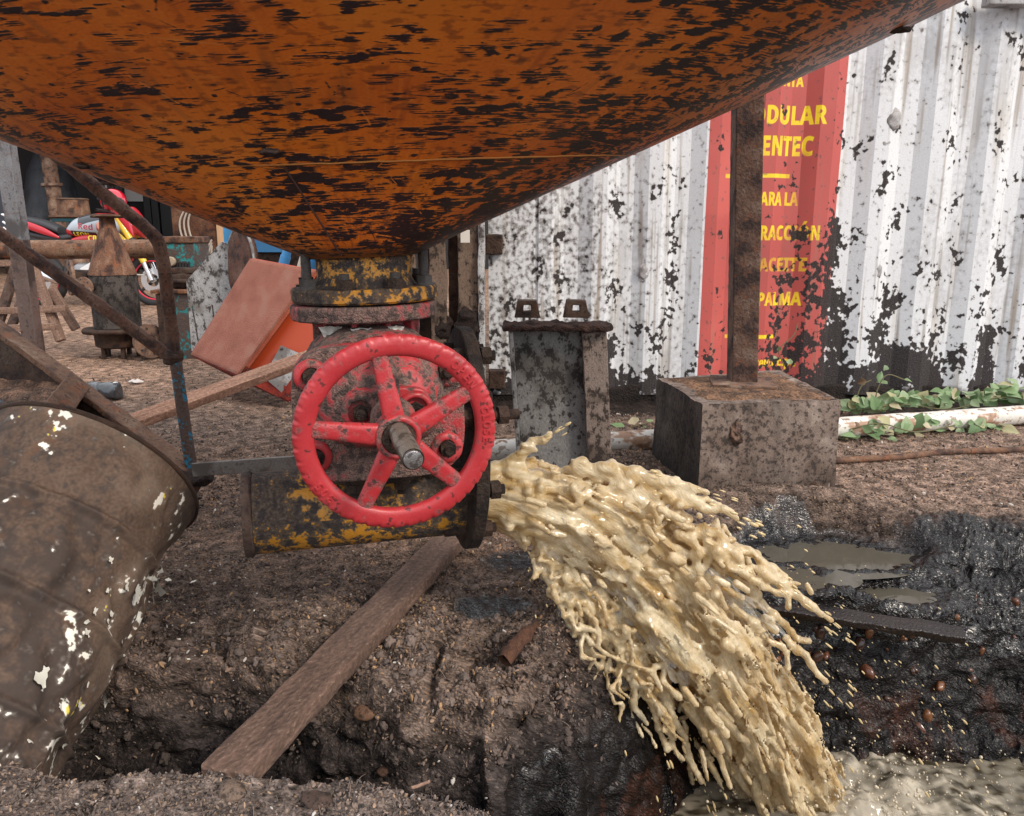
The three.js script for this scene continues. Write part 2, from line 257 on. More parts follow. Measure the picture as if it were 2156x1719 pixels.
const dustOrangeSet = texSet(512, 512, (u, v, o) => { const f = pf(u, v, 4, 4, 4, 180), h = pf(u, v, 120, 120, 2, 187); o[0] = 140 + 70 * h + 26 * f; o[1] = 86 + 58 * h + 22 * f; o[2] = 70 + 52 * h + 20 * f; mix3(o, 140, 104, 90, ss(.0, .4, f) * .5); o[3] = .5 + h * .5; o[4] = .95; o[5] = 0; });
const dustOrange = mat(dustOrangeSet, { size: .5, bump: .002 });
const tealRust = mat(texSet(512, 512, (u, v, o) => { const f = pf(u, v, 4, 4, 5, 190), g = pf(u, v, 24, 24, 4, 197); o[0] = 40; o[1] = 122; o[2] = 124; mix3(o, 74, 62, 58, ss(-.3, -.04, f + g * .6)); mix3(o, 104, 66, 48, ss(.1, .3, g) * .6); o[3] = .5 + g; o[4] = .8; o[5] = 0; }), { size: .6, bump: .003 });
const blueRust = mat(texSet(512, 512, (u, v, o) => { const f = pf(u, v, 4, 4, 5, 200), g = pf(u, v, 30, 30, 4, 207); o[0] = 30; o[1] = 104; o[2] = 134; mix3(o, 78, 60, 52, ss(-.32, -.18, f + g * .7)); mix3(o, 54, 42, 40, ss(.1, .3, g) * .6); o[3] = .5 + g * .6; o[4] = .85; o[5] = 0; }), { size: .3, bump: .003 });
const chrome = plain(.75, .75, .76, .22, 1), blackRubber = plain(.02, .02, .022, .7), blackPlastic = plain(.025, .026, .03, .4), darkRoom = plain(.03, .028, .03, .9);
const whitePaint = plain(.75, .75, .74, .45), blueBright = plain(.06, .27, .55, .45);
// ---------- the ground with its drainage pit ----------
const EDGE_N = [[-1.7, 1.22], [-.87, 1.19], [-.54, 1.16], [-.29, 1.13], [-.06, 1.085], [.05, 1.0], [.15, .84], [.3, .6], [.45, .4], [3, .25]];
const EDGE_F = [[-1.7, 1.44], [-.75, 1.457], [-.46, 1.45], [-.34, 1.40], [-.2, 1.33], [-.05, 1.34], [.02, 1.47], [.1, 1.55], [.25, 1.66], [.45, 1.78], [.7, 1.86], [1, 1.9], [1.35, 1.92], [1.8, 1.8], [2.3, 1.55], [3, 1.4]];
const EDGE_U = [[.2, 1.7], [.4, 1.98], [.6, 2.2], [.8, 2.34], [1.1, 2.27], [1.5, 2.27], [3, 2.15]];
const TIER = [[.15, 0], [.5, .05], [.9, .075], [1.1, .12], [1.4, .2], [3, .24]];
const DEPTH = [[-1.7, .2], [-.8, .27], [-.4, .28], [-.15, .3], [.05, .42], [.2, .54], [3, .58]];
const WIDTH = [[-1.7, .05], [-.2, .06], [0, .2], [.15, .26], [.3, .2], [.5, .13], [1, .13], [1.4, .22], [3, .22]];
const POOL_Y = -.47;
const PUDDLES = [[.95, 2.2, .2, .11], [.7, 2.0, .17, .07], [1.05, 2.0, .12, .05]].map((p) => [...p, -pl(p[0], TIER) * .95]);
const pudIn = (x, d, p, k = 1) => hypot((x - p[0]) / (p[2] * k), (d - p[1]) / (p[3] * k)) + .35 * n3(x * 9, d * 9, 4);
function groundBase(x, d) {
  const wob = .045 * n3(x * 3.1, d * 3.1, 1) + .03 * n3(x * 8, d * 8, 7);
  const N = pl(x, EDGE_N) + wob * .45, F = pl(x, EDGE_F) + wob * .9, U = max(F + .02, pl(x, EDGE_U) + wob * 1.6), T = pl(x, TIER), D = pl(x, DEPTH), w = pl(x, WIDTH);
  let y = 0;
  if (d < U) y = d > F ? -T * ss(0, 1, x > 1.05 ? (U - d) / (U - F) : min(1, (U - d) / .16)) : -T;
  if (d < F && d > N - .1) { const t = clamp((F - d) / w); y = lerp(-T, -D, x > -.05 && x < .35 ? t * .75 + .25 * ss(.5, 1, t) : pow(t, .7)); }
  const nn = ss(-.01, .07, N - d); if (d < N + .01) y = lerp(-D, .015, nn); 
  y -= .13 * exp(-pow((x + .05) / .05, 2) - pow((d - 1.5) / .05, 2)) + .05 * exp(-pow((x + .38 + .3 * (d - 1.4)) / .06, 2) - pow((d - 1.44) / .05, 2));
  if (d > 6) y += .034 * (d - 6) * ss(6, 8, d);
  return y;
}
const roughAmt = (x, d) => .3 + .7 * ss(2.1, 1.6, d) * ss(-2.5, -1.5, x) + .35 * ss(.6, .9, x) * ss(2.5, 2.2, d);
function ground(x, d, yb) {
  let y = yb ?? groundBase(x, d); if (d > 12 || abs(x) > 7) return y + .05 * n3(x * .3, d * .3, 2);
  const A = roughAmt(x, d), r1 = 1 - 2 * abs(n3(x * 17, d * 17, y * 9 + 8)), r2 = 1 - 2 * abs(n3(x * 43, d * 43, 12 + y * 20));
  const bank = ss(1.75, 1.5, d) * ss(1.2, 1.32, d) * ss(-1.2, -.8, x) * ss(.45, .2, x); y += bank * (.028 * n3(x * 9, d * 11, 71) - .03 * ss(.82, 1, 1 - abs(n3(x * 6.5, d * 6.5, 77)) * 2.2) + .012 * (1 - 2 * abs(n3(x * 28, d * 28, 73))));
  y += A * (.03 * n3(x * 5, d * 5, 2) + .017 * r1 * n3(x * 7, d * 7, 31) + .011 * n3(x * 30, d * 30, 5) + .006 * r2) + .004 * n3(x * 60, d * 60, 9);
  if (x > .3 && d < 2.5) { const q = ss(.3, .5, x) * ss(2.45, 2.2, d) * ss(1.3, 1.6, d); y += q * (.012 * (1 - 2 * abs(n3(x * 55, d * 38, 3))) + .007 * n3(x * 95, d * 70, 4) + .02 * n3(x * 12, d * 12, 8)); }
  // earth heaped round the block and dried tongues of sludge
  y += .07 * exp(-pow(hypot((x - .86) / .34, (d - 2.44) / .07), 2)) + .05 * exp(-pow(hypot((x - .45) / .14, (d - 2.75) / .35), 2));
  for (const p of PUDDLES) { const q = pudIn(x, d, p); if (q < 1.9) { const n = .008 * n3(x * 22, d * 26, 2) + .006 * n3(x * 60, d * 60, 2); y = lerp(y, q < 1 ? p[4] - .016 * (1 - q) - .001 + n * .8 : p[4] + .022 * (q - 1) + n, ss(1.9, 1.25, q)); } }
  return y;
}
const wetness = (x, d, y) => {
  const n = .16 * fbm(x * 5, d * 5, 40, 3) + .1 * n3(x * 22, d * 22, 41);
  let w = ss(.25, .42, x + n * 1.5) * ss(pl(x, EDGE_U) + .1, pl(x, EDGE_U) - .03, d + n * .6);
  w = max(w, ss(-.1, -.2, y + n * .3) * ss(-.2, .06, x + n * 1.2));
  w = max(w, ss(1.25, .75, hypot((x - .05) / .13, (d - 1.98) / .07) + n * 1.5), ss(1.2, .7, hypot((x + .05) / .1, (d - 1.72) / .06) + n * 1.5));
  for (const p of PUDDLES) w = max(w, ss(1.7, 1.1, pudIn(x, d, p, 1) + n));
  return w;
};
{
  const xs = [], ds = [];
  for (let x = -1.85, s = .02; x > -45; s *= 1.3, x -= s) xs.unshift(x); for (let x = -1.75; x < 2.35; x += .0056) xs.push(x); for (let x = 2.38, s = .02; x < 45; s *= 1.3, x += s) xs.push(x);
  for (const d of [-40, -20, -10, -5, -2.5, -1.2, -.6, -.3, 0, .1, .2, .28, .35, .41, .46, .5, .54, .57]) ds.push(d); for (let d = .6; d < 3.05; d += .0052) ds.push(d); for (let d = 3.06, s = .006; d < 120; s *= 1.045, d += s) ds.push(d);
  const nx = xs.length, nd = ds.length, P = new Float32Array(nx * nd * 3), U = new Float32Array(nx * nd * 2), C = new Float32Array(nx * nd * 3), W = new Float32Array(nx * nd);
  // rows crowd where the bank is steep, so that its face is as fine as the flat
  const j0 = ds.findIndex((d) => d > .49), j1 = ds.findIndex((d) => d > 3.05), DD = new Float32Array(nx * nd), YB = new Float32Array(nx * nd);
  { const m = 260, L = new Float64Array(m + 1); for (let i = 0; i < nx; i++) { const x = xs[i], a = ds[j0], b = ds[j1]; let py = groundBase(x, a); L[0] = 0; for (let q = 1; q <= m; q++) { const y = groundBase(x, a + (b - a) * q / m), st = (b - a) / m; L[q] = L[q - 1] + st + 1.1 * min(abs(y - py), st * 6) + (a + st * q < .9 ? -st * .5 : 0); py = y; } let q = 0; for (let j = 0; j < nd; j++) { let d = ds[j]; if (j > j0 && j < j1) { const t = (j - j0) / (j1 - j0) * L[m]; while (L[q + 1] < t) q++; d = a + (b - a) * (q + (t - L[q]) / (L[q + 1] - L[q])) / m; } DD[j * nx + i] = d; YB[j * nx + i] = groundBase(x, d); } } }
  for (let j = 0; j < nd; j++) for (let i = 0; i < nx; i++) {
    const k = j * nx + i, x = xs[i], d = DD[k], y = ground(x, d, YB[k]); let X = x, Z = -d;
    const near = d > .5 && d < 3 && abs(x) < 2.4;
    const steep = near && i > 2 && i < nx - 3 ? clamp(abs(YB[k + 2 * nx] - YB[k - 2 * nx]) / (DD[k + 2 * nx] - DD[k - 2 * nx] + 1e-5) + abs(YB[k + 2] - YB[k - 2]) / (xs[i + 2] - xs[i - 2]), 0, 2.2) : 0;
    if (steep > .05) { const q = .024 * min(1.3, steep); X += q * fbm(x * 13, y * 19, d * 13, 3); Z += q * 1.3 * fbm(x * 13 + 50, y * 19, d * 13, 3); }
    P[k * 3] = X; P[k * 3 + 1] = y; P[k * 3 + 2] = Z;
    if (near && x > .3) { const q = ss(.4, .7, x) * ss(-.13 - pl(x, TIER) * .4, -.2 - pl(x, TIER) * .5, y) * ss(1.3, 1.5, d); Z -= q * (.16 + .05 * n3(x * 6, y * 6, 3)); }
    U[k * 2] = X + .5 * y; U[k * 2 + 1] = d + y * 1.1;
    // colours of the ground, with trench shade painted in by depth: dry fibre dust, redder chips, dark sludge-soaked earth
    const w = near ? wetness(x, d, y) : 0; W[k] = w;
    const n1 = fbm(x * 3, d * 3, 60, 3), n2 = fbm(x * 14, d * 14, 61, 3), n4 = n3(x * 45, d * 45, 62);
    let r = .41, g = .325, bl = .28;
    const chips = ss(1.75, 2.1, d + n1 * .5) * ss(3.6, 2.9, d) * ss(.25, -.05, x); r = lerp(r, .47, chips); g = lerp(g, .335, chips); bl = lerp(bl, .265, chips);
    const back = ss(3, 5, d) * ss(.6, -.2, x); r = lerp(r, .8, back); g = lerp(g, .56, back); bl = lerp(bl, .43, back);
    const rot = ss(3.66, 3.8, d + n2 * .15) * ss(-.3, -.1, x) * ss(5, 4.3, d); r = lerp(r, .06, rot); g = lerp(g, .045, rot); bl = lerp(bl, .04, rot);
    const dryTan = ss(2.2, 2.5, d) * ss(.9, 1.2, x); r = lerp(r, .66, dryTan * (1 - rot)); g = lerp(g, .51, dryTan * (1 - rot)); bl = lerp(bl, .43, dryTan * (1 - rot));  // drier, lighter tan ground on the right
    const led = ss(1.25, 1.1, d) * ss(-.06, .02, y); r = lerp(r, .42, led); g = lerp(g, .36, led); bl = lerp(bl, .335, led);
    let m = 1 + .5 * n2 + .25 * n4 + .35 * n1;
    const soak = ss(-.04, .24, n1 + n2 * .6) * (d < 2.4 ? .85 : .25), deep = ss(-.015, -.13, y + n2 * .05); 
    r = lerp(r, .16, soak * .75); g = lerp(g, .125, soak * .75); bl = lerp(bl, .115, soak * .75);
    r = lerp(r, .11, deep * .92); g = lerp(g, .098, deep * .92); bl = lerp(bl, .1, deep * .92); const bot = ss(-.12, -.26, y + n2 * .06); r = lerp(r, .055, bot); g = lerp(g, .047, bot); bl = lerp(bl, .05, bot);  // darker with depth: trench and pit shade painted over the damp earth
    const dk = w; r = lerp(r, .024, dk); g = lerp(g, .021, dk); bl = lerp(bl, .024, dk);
    if (w > .5 && y < -.3 && n2 > .05) { r += .05; g += .012; }
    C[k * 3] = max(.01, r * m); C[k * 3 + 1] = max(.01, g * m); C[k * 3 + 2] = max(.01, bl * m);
  }
  const dry = [], wet = [], deepT = [];
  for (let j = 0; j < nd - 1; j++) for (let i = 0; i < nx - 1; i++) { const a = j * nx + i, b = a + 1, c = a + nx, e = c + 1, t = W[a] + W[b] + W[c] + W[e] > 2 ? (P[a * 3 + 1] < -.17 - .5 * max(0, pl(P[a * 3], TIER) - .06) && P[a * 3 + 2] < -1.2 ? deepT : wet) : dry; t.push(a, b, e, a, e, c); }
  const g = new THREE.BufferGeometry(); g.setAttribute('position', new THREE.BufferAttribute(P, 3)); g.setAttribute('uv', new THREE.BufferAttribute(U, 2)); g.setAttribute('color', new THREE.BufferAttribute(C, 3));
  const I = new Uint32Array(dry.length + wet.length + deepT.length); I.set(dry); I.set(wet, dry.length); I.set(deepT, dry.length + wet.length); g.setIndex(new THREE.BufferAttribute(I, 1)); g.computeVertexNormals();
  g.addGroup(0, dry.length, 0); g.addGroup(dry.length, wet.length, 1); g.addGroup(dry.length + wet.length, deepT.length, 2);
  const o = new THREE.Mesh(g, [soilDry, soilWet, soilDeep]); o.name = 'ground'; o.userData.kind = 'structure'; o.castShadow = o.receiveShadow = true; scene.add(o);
}
// water standing on the upper step
const murk = plain(.085, .075, .058, .07, 0, { ior: 1.33 });
for (const p of PUDDLES) {
  const g = grid(28, 8, (u, v) => { const a = u * 2 * PI, q = v * 1.5; return [p[0] + cos(a) * p[2] * q, p[4] + .0006 * n3(cos(a) * q * 9, sin(a) * q * 9, p[0]), -(p[1] - sin(a) * p[3] * q)]; });
  const o = put('puddle', g, murk); o.userData.kind = 'structure';
}
// ---------- pool in the pit ----------
const IMPACT = V(.73, POOL_Y, -1.55);
{
  const nx = 460, nz = 330, x0 = .02, x1 = 2.7, z0 = -2.25, z1 = -.35;
  const C = [];
  const g = grid(nx, nz, (u, v) => {
    const x = lerp(x0, x1, u), z = lerp(z1, z0, 1 - v), q = hypot(x - IMPACT.x - .1, (z - IMPACT.z) * 1.0), churn = exp(-pow(q / .45, 2)), far = .35 + .65 * exp(-q / .8);
    const rip = sin(q * 30 + 5 * n3(x * 3, z * 3, 1)) * .006 * exp(-q / .6);
    const y = POOL_Y + rip + far * (.018 * n3(x * 4, z * 6, 3) + .004 * n3(x * 11, z * 15, 5)) + churn * (.05 * abs(n3(x * 9, z * 9, 8)) + .02 * abs(n3(x * 25, z * 25, 9)) + .008 * n3(x * 60, z * 60, 4));
    const streak = fbm(x * 5 + 2 * n3(x * 3, z * 3, 6), z * 16, 21, 4), fine = fbm(x * 26, z * 40, 22, 3);
    const wx = x + .09 * fbm(x * 5, z * 7, 51, 3), wz = z + .06 * fbm(x * 5, z * 7, 57, 3), web = 1 - abs(n3(wx * 11, wz * 17, 5)) * 2.2 - abs(n3(wx * 27, wz * 40, 6)) * .8; const foam = clamp(ss(.25, .75, churn * .9 + streak * .75 + fine * .7 - .3) * .95 + ss(.35, .85, web + fine * .8 + churn * .5) * .5 * far);
    const m = .95 + .2 * fine;
    C.push(lerp(.045, .42, foam) * m, lerp(.035, .37, foam) * m, lerp(.021, .29, foam) * m);
    return [x, y, z];
  });
  g.setAttribute('color', new THREE.Float32BufferAttribute(C, 3)); if (g.attributes.normal.getY(1000) < 0) { const I = g.index.array; for (let i = 0; i < I.length; i += 3) [I[i + 1], I[i + 2]] = [I[i + 2], I[i + 1]]; g.computeVertexNormals(); }
  const o = put('water', g, new THREE.MeshPhysicalMaterial({ vertexColors: true, roughness: .1, ior: 1.33 })); o.userData.kind = 'structure';
}

// ---------- tank with conical bottom ----------
const AX = V(-.29, 0, -1.57), YAW = THREE.MathUtils.degToRad(15.5);
const TK = { r0: .105, R: 1.34, y0: .815, tan: .42, roll: .03, zs: .5 };
const tankSet = (() => {
  const w = 1792, h = 896, SPAN = 220 / 180 * PI, S = (TK.R - TK.r0);
  const toC = (a, r) => [(a / SPAN + .5) * w, (r - TK.r0) / S * h];
  const mask = canvasMask(w, h, (g) => { // tar smears wiped round the cone, splashes and specks
    const r = rng(909); g.fillStyle = '#fff';
    const smear = (a, rad, len, th, tilt) => { const n = 14 + len * 160; for (let i = 0; i < n; i++) { const t = i / n, q = (t - .5) * len, env = pow(sin(PI * min(1, t * 1.1 + .02)), .6); const [x, y] = toC(a + q / (rad * .9 + .06), rad + q * tilt + (r() - .5) * th * env * .8 + .012 * sin(t * 9 + a * 20)); const sx = (.004 + r() * .012) / (rad + .05) / SPAN * w, sy = th * env * (.12 + .3 * r()) / S * h; g.globalAlpha = .5 + .5 * r(); g.beginPath(); g.ellipse(x, y, sx * 1.6, max(.7, sy), 0, 0, 7); g.fill(); } };
    for (let i = 0; i < 70; i++) smear((r() - .45) * 2.6, .25 + r() * .9, .06 + r() * r() * .26, .008 + r() * .018, (r() - .5) * .22);
    for (let i = 0; i < 1500; i++) { const a = (r() - .5) * 3.6, k = a > .3 ? 1 : .65; if (r() > k) continue; smear(a, .13 + r() * 1.15, .015 + r() * r() * .08, .003 + r() * .007, (r() - .5) * .35); }
    g.lineCap = 'round'; for (let i = 0; i < 900; i++) { const a = (r() - .5) * 3.6, rad = .15 + r() * 1.1, [x, y] = toC(a, rad), l = .015 + .09 * r() * r(), th = (r() < .75 ? (r() - .5) * .7 : (r() - .5) * 2.6), light = r() < .35; g.globalAlpha = .5 + .5 * r(); g.strokeStyle = light ? '#0f0' : '#f00'; g.lineWidth = light ? 1 + 2.4 * r() : .8 + 1.2 * r(); g.beginPath(); g.moveTo(x, y); g.quadraticCurveTo(x + cos(th) * l * .5 / (rad + .06) / SPAN * w, y + sin(th) * l * .5 / S * h + (r() - .5) * 5, x + cos(th) * l / (rad + .06) / SPAN * w, y + sin(th) * l / S * h); g.stroke(); }
    for (let i = 0; i < 4200; i++) { const a = (r() - .5) * 3.7; if (a < .35 && r() < .5) continue; const rad = .12 + r() * 1.2, [x, y] = toC(a, rad), q = .0015 + r() * r() * r() * (a > .4 ? .02 : .008); g.globalAlpha = .6 + .4 * r(); g.beginPath(); g.ellipse(x, y, q / (rad + .06) / SPAN * w, q / S * h, 0, 0, 7); g.fill(); }
  });
  return texSet(w, h, (u, v, o, i, j) => {
    const a = (u - .5) * SPAN, r = TK.r0 + v * S, X = a * (r * .75 + .28), Y = r * 1.09, k = (j * w + i) * 4;
    const f = fbm(X * 3, Y * 3, 1, 4), fine = fbm(X * 34, Y * 50, 2, 4), st = fbm(X * 14, Y * 95, 3, 3), gr = n3(X * 160, Y * 160, 4), rad = fbm(a * 26, Y * 2.2, 5, 3);
    o[0] = 206 + 12 * gr; o[1] = 106 + 9 * gr; o[2] = 26; o[3] = .62; o[4] = .42;
    mix3(o, 172, 78, 24, ss(-.05, .35, f) * .7); mix3(o, 200, 112, 24, ss(.08, .35, -f) * .5); mix3(o, 150, 88, 48, ss(.12, .34, rad) * .55 * ss(.2, -.5, a)); mix3(o, 120, 52, 22, ss(.1, .35, -rad) * .35);
    const right = ss(.15, 1.1, a), tip = ss(.55, .15, r);
    const open = fbm(X * 1.6 + 3, Y * 2.1, 11, 3), X2 = X + .05 * n3(X * 4, Y * 4, 12), Y2 = Y + .035 * n3(X * 3.2, Y * 3.2, 13), sc = fbm(X2 * 5, Y2 * 75, 14, 3);
    let m = mask[k] / 255; m = ss(.5, .64, m * .78 + fine * .75 + st * .15 + right * .08 + tip * .06 + open * .42);
    m = max(m, ss(.15, .26, st * .3 + sc * .3 + fine * .7 - .13 + right * .17 + tip * .17 + open * .34) * .93);
    m = max(m, ss(.3, .42, rad * .9 + fine * .5 - .04 + right * .05) * .5);
    const lightS = mask[k + 1] / 255 * (mask[k] < 90 ? 1 : 0); if (mask[k] > 60 && mask[k + 1] < 60) m = max(m, ss(60, 160, mask[k]) * .85 * ss(-.3, .1, fine));
    mix3(o, 118, 70, 40, ss(.05, .35, open + rad * .5) * .35); mix3(o, 222, 134, 52, ss(.0, .35, -open - f * .5) * .45 * ss(.6, -.2, a)); mix3(o, 214, 140, 74, lightS * .5); mix3(o, 214, 122, 40, ss(.3, .36, n3(a * 60 + Y * 6, Y * 1.5, 17)) * .3 * (1 - m));
    mix3(o, 34 + 12 * gr, 25 + 9 * gr, 30 + 10 * gr, m * .96); mix3(o, 92, 44, 22, (1 - m) * ss(.04, .25, fine + st * .5) * .4);
    mix3(o, 64, 46, 36, ss(.17, .115, r) * .6);
    o[3] += .35 * m * (.7 + .6 * fine) + .05 * gr; o[4] = lerp(.42 + .2 * f, .5, m); o[5] = 0;
  });
})();
{
  const t = thing('conical_tank', 'huge orange cone-bottomed tank streaked with black tar, overhead above the red valve', 'tank', V(AX.x, 0, AX.z));
  const kOf = (ca, sa, e = 2.3) => pow(pow(abs(ca), e) + pow(abs(sa), e), -1 / e);
  const conePt = (a, r, off = 0) => { const ca = cos(a), sa = sin(a), k = kOf(ca, sa), zsc = TK.zs + (1 - TK.zs) * exp(-(r - TK.r0) / .12); const x = r * sa * k, z = r * ca * k * zsc; return [x, TK.y0 + (r - TK.r0) * TK.tan + x * TK.roll - off, z]; };
  const tankMat = mat(tankSet, { bump: .0025, wrap: THREE.MirroredRepeatWrapping, clearcoat: .12, clearcoatRoughness: .35 });
  const SPAN = 220 / 180 * PI;
  put('cone', grid(520, 190, (u, v) => { const a = (u - .5) * 2 * PI, r = lerp(TK.r0, TK.R, v), p = conePt(a, r), b = .006 * n3(p[0] * 2.2, p[2] * 2.2, 3) + .0016 * n3(p[0] * 9, p[2] * 9, 4); return [p[0], p[1] - b, p[2], a / SPAN + .5, v]; }), tankMat, t);
  put('upper_wall', grid(200, 10, (u, v) => { const a = (u - .5) * 2 * PI, p = conePt(a, TK.R); return [p[0], p[1] + v * 1.4, p[2], a / SPAN * .8 + .5, .7 + v * .29]; }), tankMat, t);
  put('tank_lid', grid(120, 6, (u, v) => { const a = (u - .5) * 2 * PI, p = conePt(a, TK.R); return [p[0] * v, TK.y0 + TK.R * TK.tan + 1.34 + .05 * (1 - v), p[2] * v, u, v * .2]; }), tankMat, t);
  const seam = (r, a0, a1, w) => { const n = 90, pts = []; for (let i = 0; i <= n; i++) { const aa = lerp(a0, a1, i / n), p = conePt(aa, r + .022 * min(4, aa * aa), .0005); pts.push(V(p[0], p[1] + .0015 * n3(i * .7, 1, 1), p[2])); } return tubeAlong(pts, w, 6, 260); };
  put('weld_seam', seam(.47, -2.2, 2.2, .0018), plain(.34, .12, .015, .5), t);
  // radial plate joint
  { const pts = []; for (let i = 0; i <= 12; i++) { const p = conePt(-.17, lerp(.12, .47, i / 12), .001); pts.push(V(...p)); } put('plate_joint', tubeAlong(pts, .0018, 5, 40), plain(.07, .03, .02, .8), t); }
  // dried lumps of sludge stuck to the shell
  for (const [a, r, s] of [[-.18, .52, .011], [1.42, .98, .013], [-1.0, .52, .01], [-1.45, .47, .012]]) { const p = conePt(a, r, .003), g = weather(new THREE.SphereGeometry(s, 14, 10).scale(1.5, .5, 1), s * .7, 60, a * 9); put('sludge_lump', boxUV(g).translate(...p), a > 0 ? grime : rustGrey, t); }
  // outlet neck and flange, painted yellow
  put('outlet_neck', turned([[.1, .835], [.094, .81], [.092, .775], [.1, .762], [.112, .757]], 56, V(0, 0, 0), false), yellowClean, t);
  const fl = new THREE.Group(); fl.name = 'flange'; fl.position.set(0, .731, 0); fl.rotation.set(0, YAW, .022); t.add(fl);
  const disc = (R, h, m, n = 'disc') => { const q = put(n, turned([[.07, h], [R - .004, h], [R, h - .004], [R, .004], [R - .004, 0], [.07, 0]], 72), m); scene.remove(q); q.name = n; return q; };
  const d1 = disc(.1425, .027, yellow, 'flange_disc'); fl.add(d1);
  for (let i = 0; i < 8; i++) {
    const a = (i + .5) * PI / 4, x = sin(a) * .12, z = cos(a) * .12, tall = i === 6 || i === 1 || i === 4;
    const gs = [hexNut(V(x, .027 + .009, z), .0165, .018), turned([[0, .031], [.021, .031], [.021, .027]], 18, V(x, 0, z))];
    put('nut', gs, tall ? steelDark : grime, fl);
    put('stud', [place(thread(.0098, tall ? .066 : .026, .0025, .0012), V(x, .03, z)), cyl(V(x, .03, z), V(x, (tall ? .0955 : .056), z), .0085, .0085, 14)], steelDark, fl);
  }
  // post that carries the tank stands on the concrete block, built below
}

// ---------- shipping container ----------
const CZ = -4.08, CX0 = -.12, CW = 3.3, CH = 2.6;
const contSet = (() => {
  const w = 1664, h = 1312, cv = document.createElement('canvas'); cv.width = w; cv.height = h; const g = cv.getContext('2d');
  const X = (x) => (x - CX0) / CW * w, Y = (y) => (1 - y / CH) * h;
  g.fillStyle = '#fff'; g.fillRect(0, 0, w, h);
  const bx0 = at(1483, 500, -CZ).x, bx1 = at(1762, 480, -CZ).x; g.fillStyle = '#b4504a'; g.fillRect(X(bx0), 0, X(bx1) - X(bx0), h);
  g.fillStyle = '#f0cf24'; g.textBaseline = 'alphabetic';
  // text: whole word, the tail that shows, where it shows
  const word = (txt, tail, x0, x1, yb, yt) => { const a = at(x0, yb, -CZ), b = at(x1, yb, -CZ), c = at(x1, yt, -CZ); const hgt = abs(Y(c.y) - Y(a.y)); g.save(); g.font = 'bold ' + round(hgt / .72) + 'px sans-serif'; const tw = g.measureText(tail).width, full = g.measureText(txt).width, k = (X(b.x) - X(a.x)) / tw; g.translate(X(b.x), Y(a.y)); g.scale(k, 1); g.fillText(txt, -full, 0); g.strokeStyle = '#f2d31e'; g.lineWidth = hgt * .055; g.strokeText(txt, -full, 0); g.restore(); };
  word('PLANTA', 'NTA', 1650, 1697, 179, 158); word('MODULAR', 'DULAR', 1612, 1740, 260, 222); word('RENTEC', 'ENTEC', 1602, 1714, 326, 286); word('PARA LA', 'ARA LA', 1600, 1684, 432, 405); word('EXTRACCIÓN', 'RACCIÓN', 1598, 1727, 505, 476); word('DE ACEITE', 'ACEITE', 1597, 1700, 571, 543); word('DE PALMA', 'PALMA', 1593, 1688, 643, 616); word('www.rentec.pe', 'rentec.pe', 1589, 1678, 773, 755);
  for (const [x1, y] of [[1668, 370], [1633, 710]]) { const a = at(1530, y, -CZ), b = at(x1, y, -CZ); g.fillRect(X(a.x), Y(a.y) - 5, X(b.x) - X(a.x), 10); }
  const px = g.getImageData(0, 0, w, h).data;
  return texSet(w, h, (u, v, o, i, j) => {
    const k = ((h - 1 - j) * w + i) * 4, x = CX0 + u * CW, y = v * CH, ink = px[k + 2] < 200;
    const f = fbm(x * 2.4, y * 2, 1, 3), m = fbm(x * 9, y * 6.5, 2, 4), s = fbm(x * 42, y * 34, 3, 3), t = n3(x * 150, y * 150, 4), col = fbm(x * 16, y * 1.1, 5, 2);
    if (ink) { o[0] = px[k]; o[1] = px[k + 1]; o[2] = px[k + 2]; mix3(o, 166, 76, 72, ss(.0, .35, f + col * .5) * .45); mix3(o, 230, 120, 110, ss(.1, .4, -f) * .25); }
    else { o[0] = 214 + 12 * t; o[1] = 216 + 12 * t; o[2] = 219 + 12 * t; mix3(o, 178, 178, 180, ss(-.05, .35, f + s * .6 + col * .6) * .5); mix3(o, 196, 186, 172, ss(.15, .4, col) * .35); }
    const left = ss(1.0, .1, x), low = exp(-y / .3), rightBand = ss(1.22, 1.42, x) * ss(1.85, 1.65, x), bandLow = ss(1.35, .5, y);
    mix3(o, 122, 119, 117, ink ? .15 * ss(.1, .4, s) : ss(-.02, .42, s + m * .5 + left * .26 - .1 + t * .12) * (.4 + .45 * left));
    const ph = ((x - .2) / .278) % 1 * 2 * PI, ribs = x > .2 ? cos(ph - 1.2) : 0, run = fbm(x * 30, y * .9, 31, 3);
    mix3(o, 120, 112, 104, ss(.08, .4, run + ribs * .07 + f * .3) * .5 * (ink ? .4 : 1)); mix3(o, 150, 120, 92, ss(.2, .4, run - col * .3) * .25);
    let d = -.29 + .075 * ribs + .12 * run + .34 * low + .03 * left * ss(1.6, .6, y) + .24 * rightBand * bandLow + (x > 1.6 ? .1 * ss(1.9, .2, y) : 0) + (ink && x < 1.5 ? -.03 : 0);
    d += .5 * exp(-pow((x - 2.02) / .22, 2) - pow(y / .3, 2)) + .1 * exp(-pow((x - .35) / .4, 2) - pow(y / .5, 2)) + .06 * exp(-pow((x - .72) / .12, 2)) * ss(1, .3, y) + .09 * col;
    let b = ss(.0, .07, m * .85 + s * .6 + t * .06 + d); b = max(b, ss(.12, .38, s * .8 + t * .2 + left * .07 * ss(1.5, .4, y) + low * .1 - .06 + m * .15) * (.55 + .35 * left)); b = max(b, ss(.07, .02, y + m * .07));
    mix3(o, 46 + 30 * t, 41 + 28 * t, 41 + 26 * t, b * .95);
    o[3] = .5 - .12 * b + .2 * b * t + .05 * t; o[4] = lerp(.55, .95, b); o[5] = 0;
  });
})();
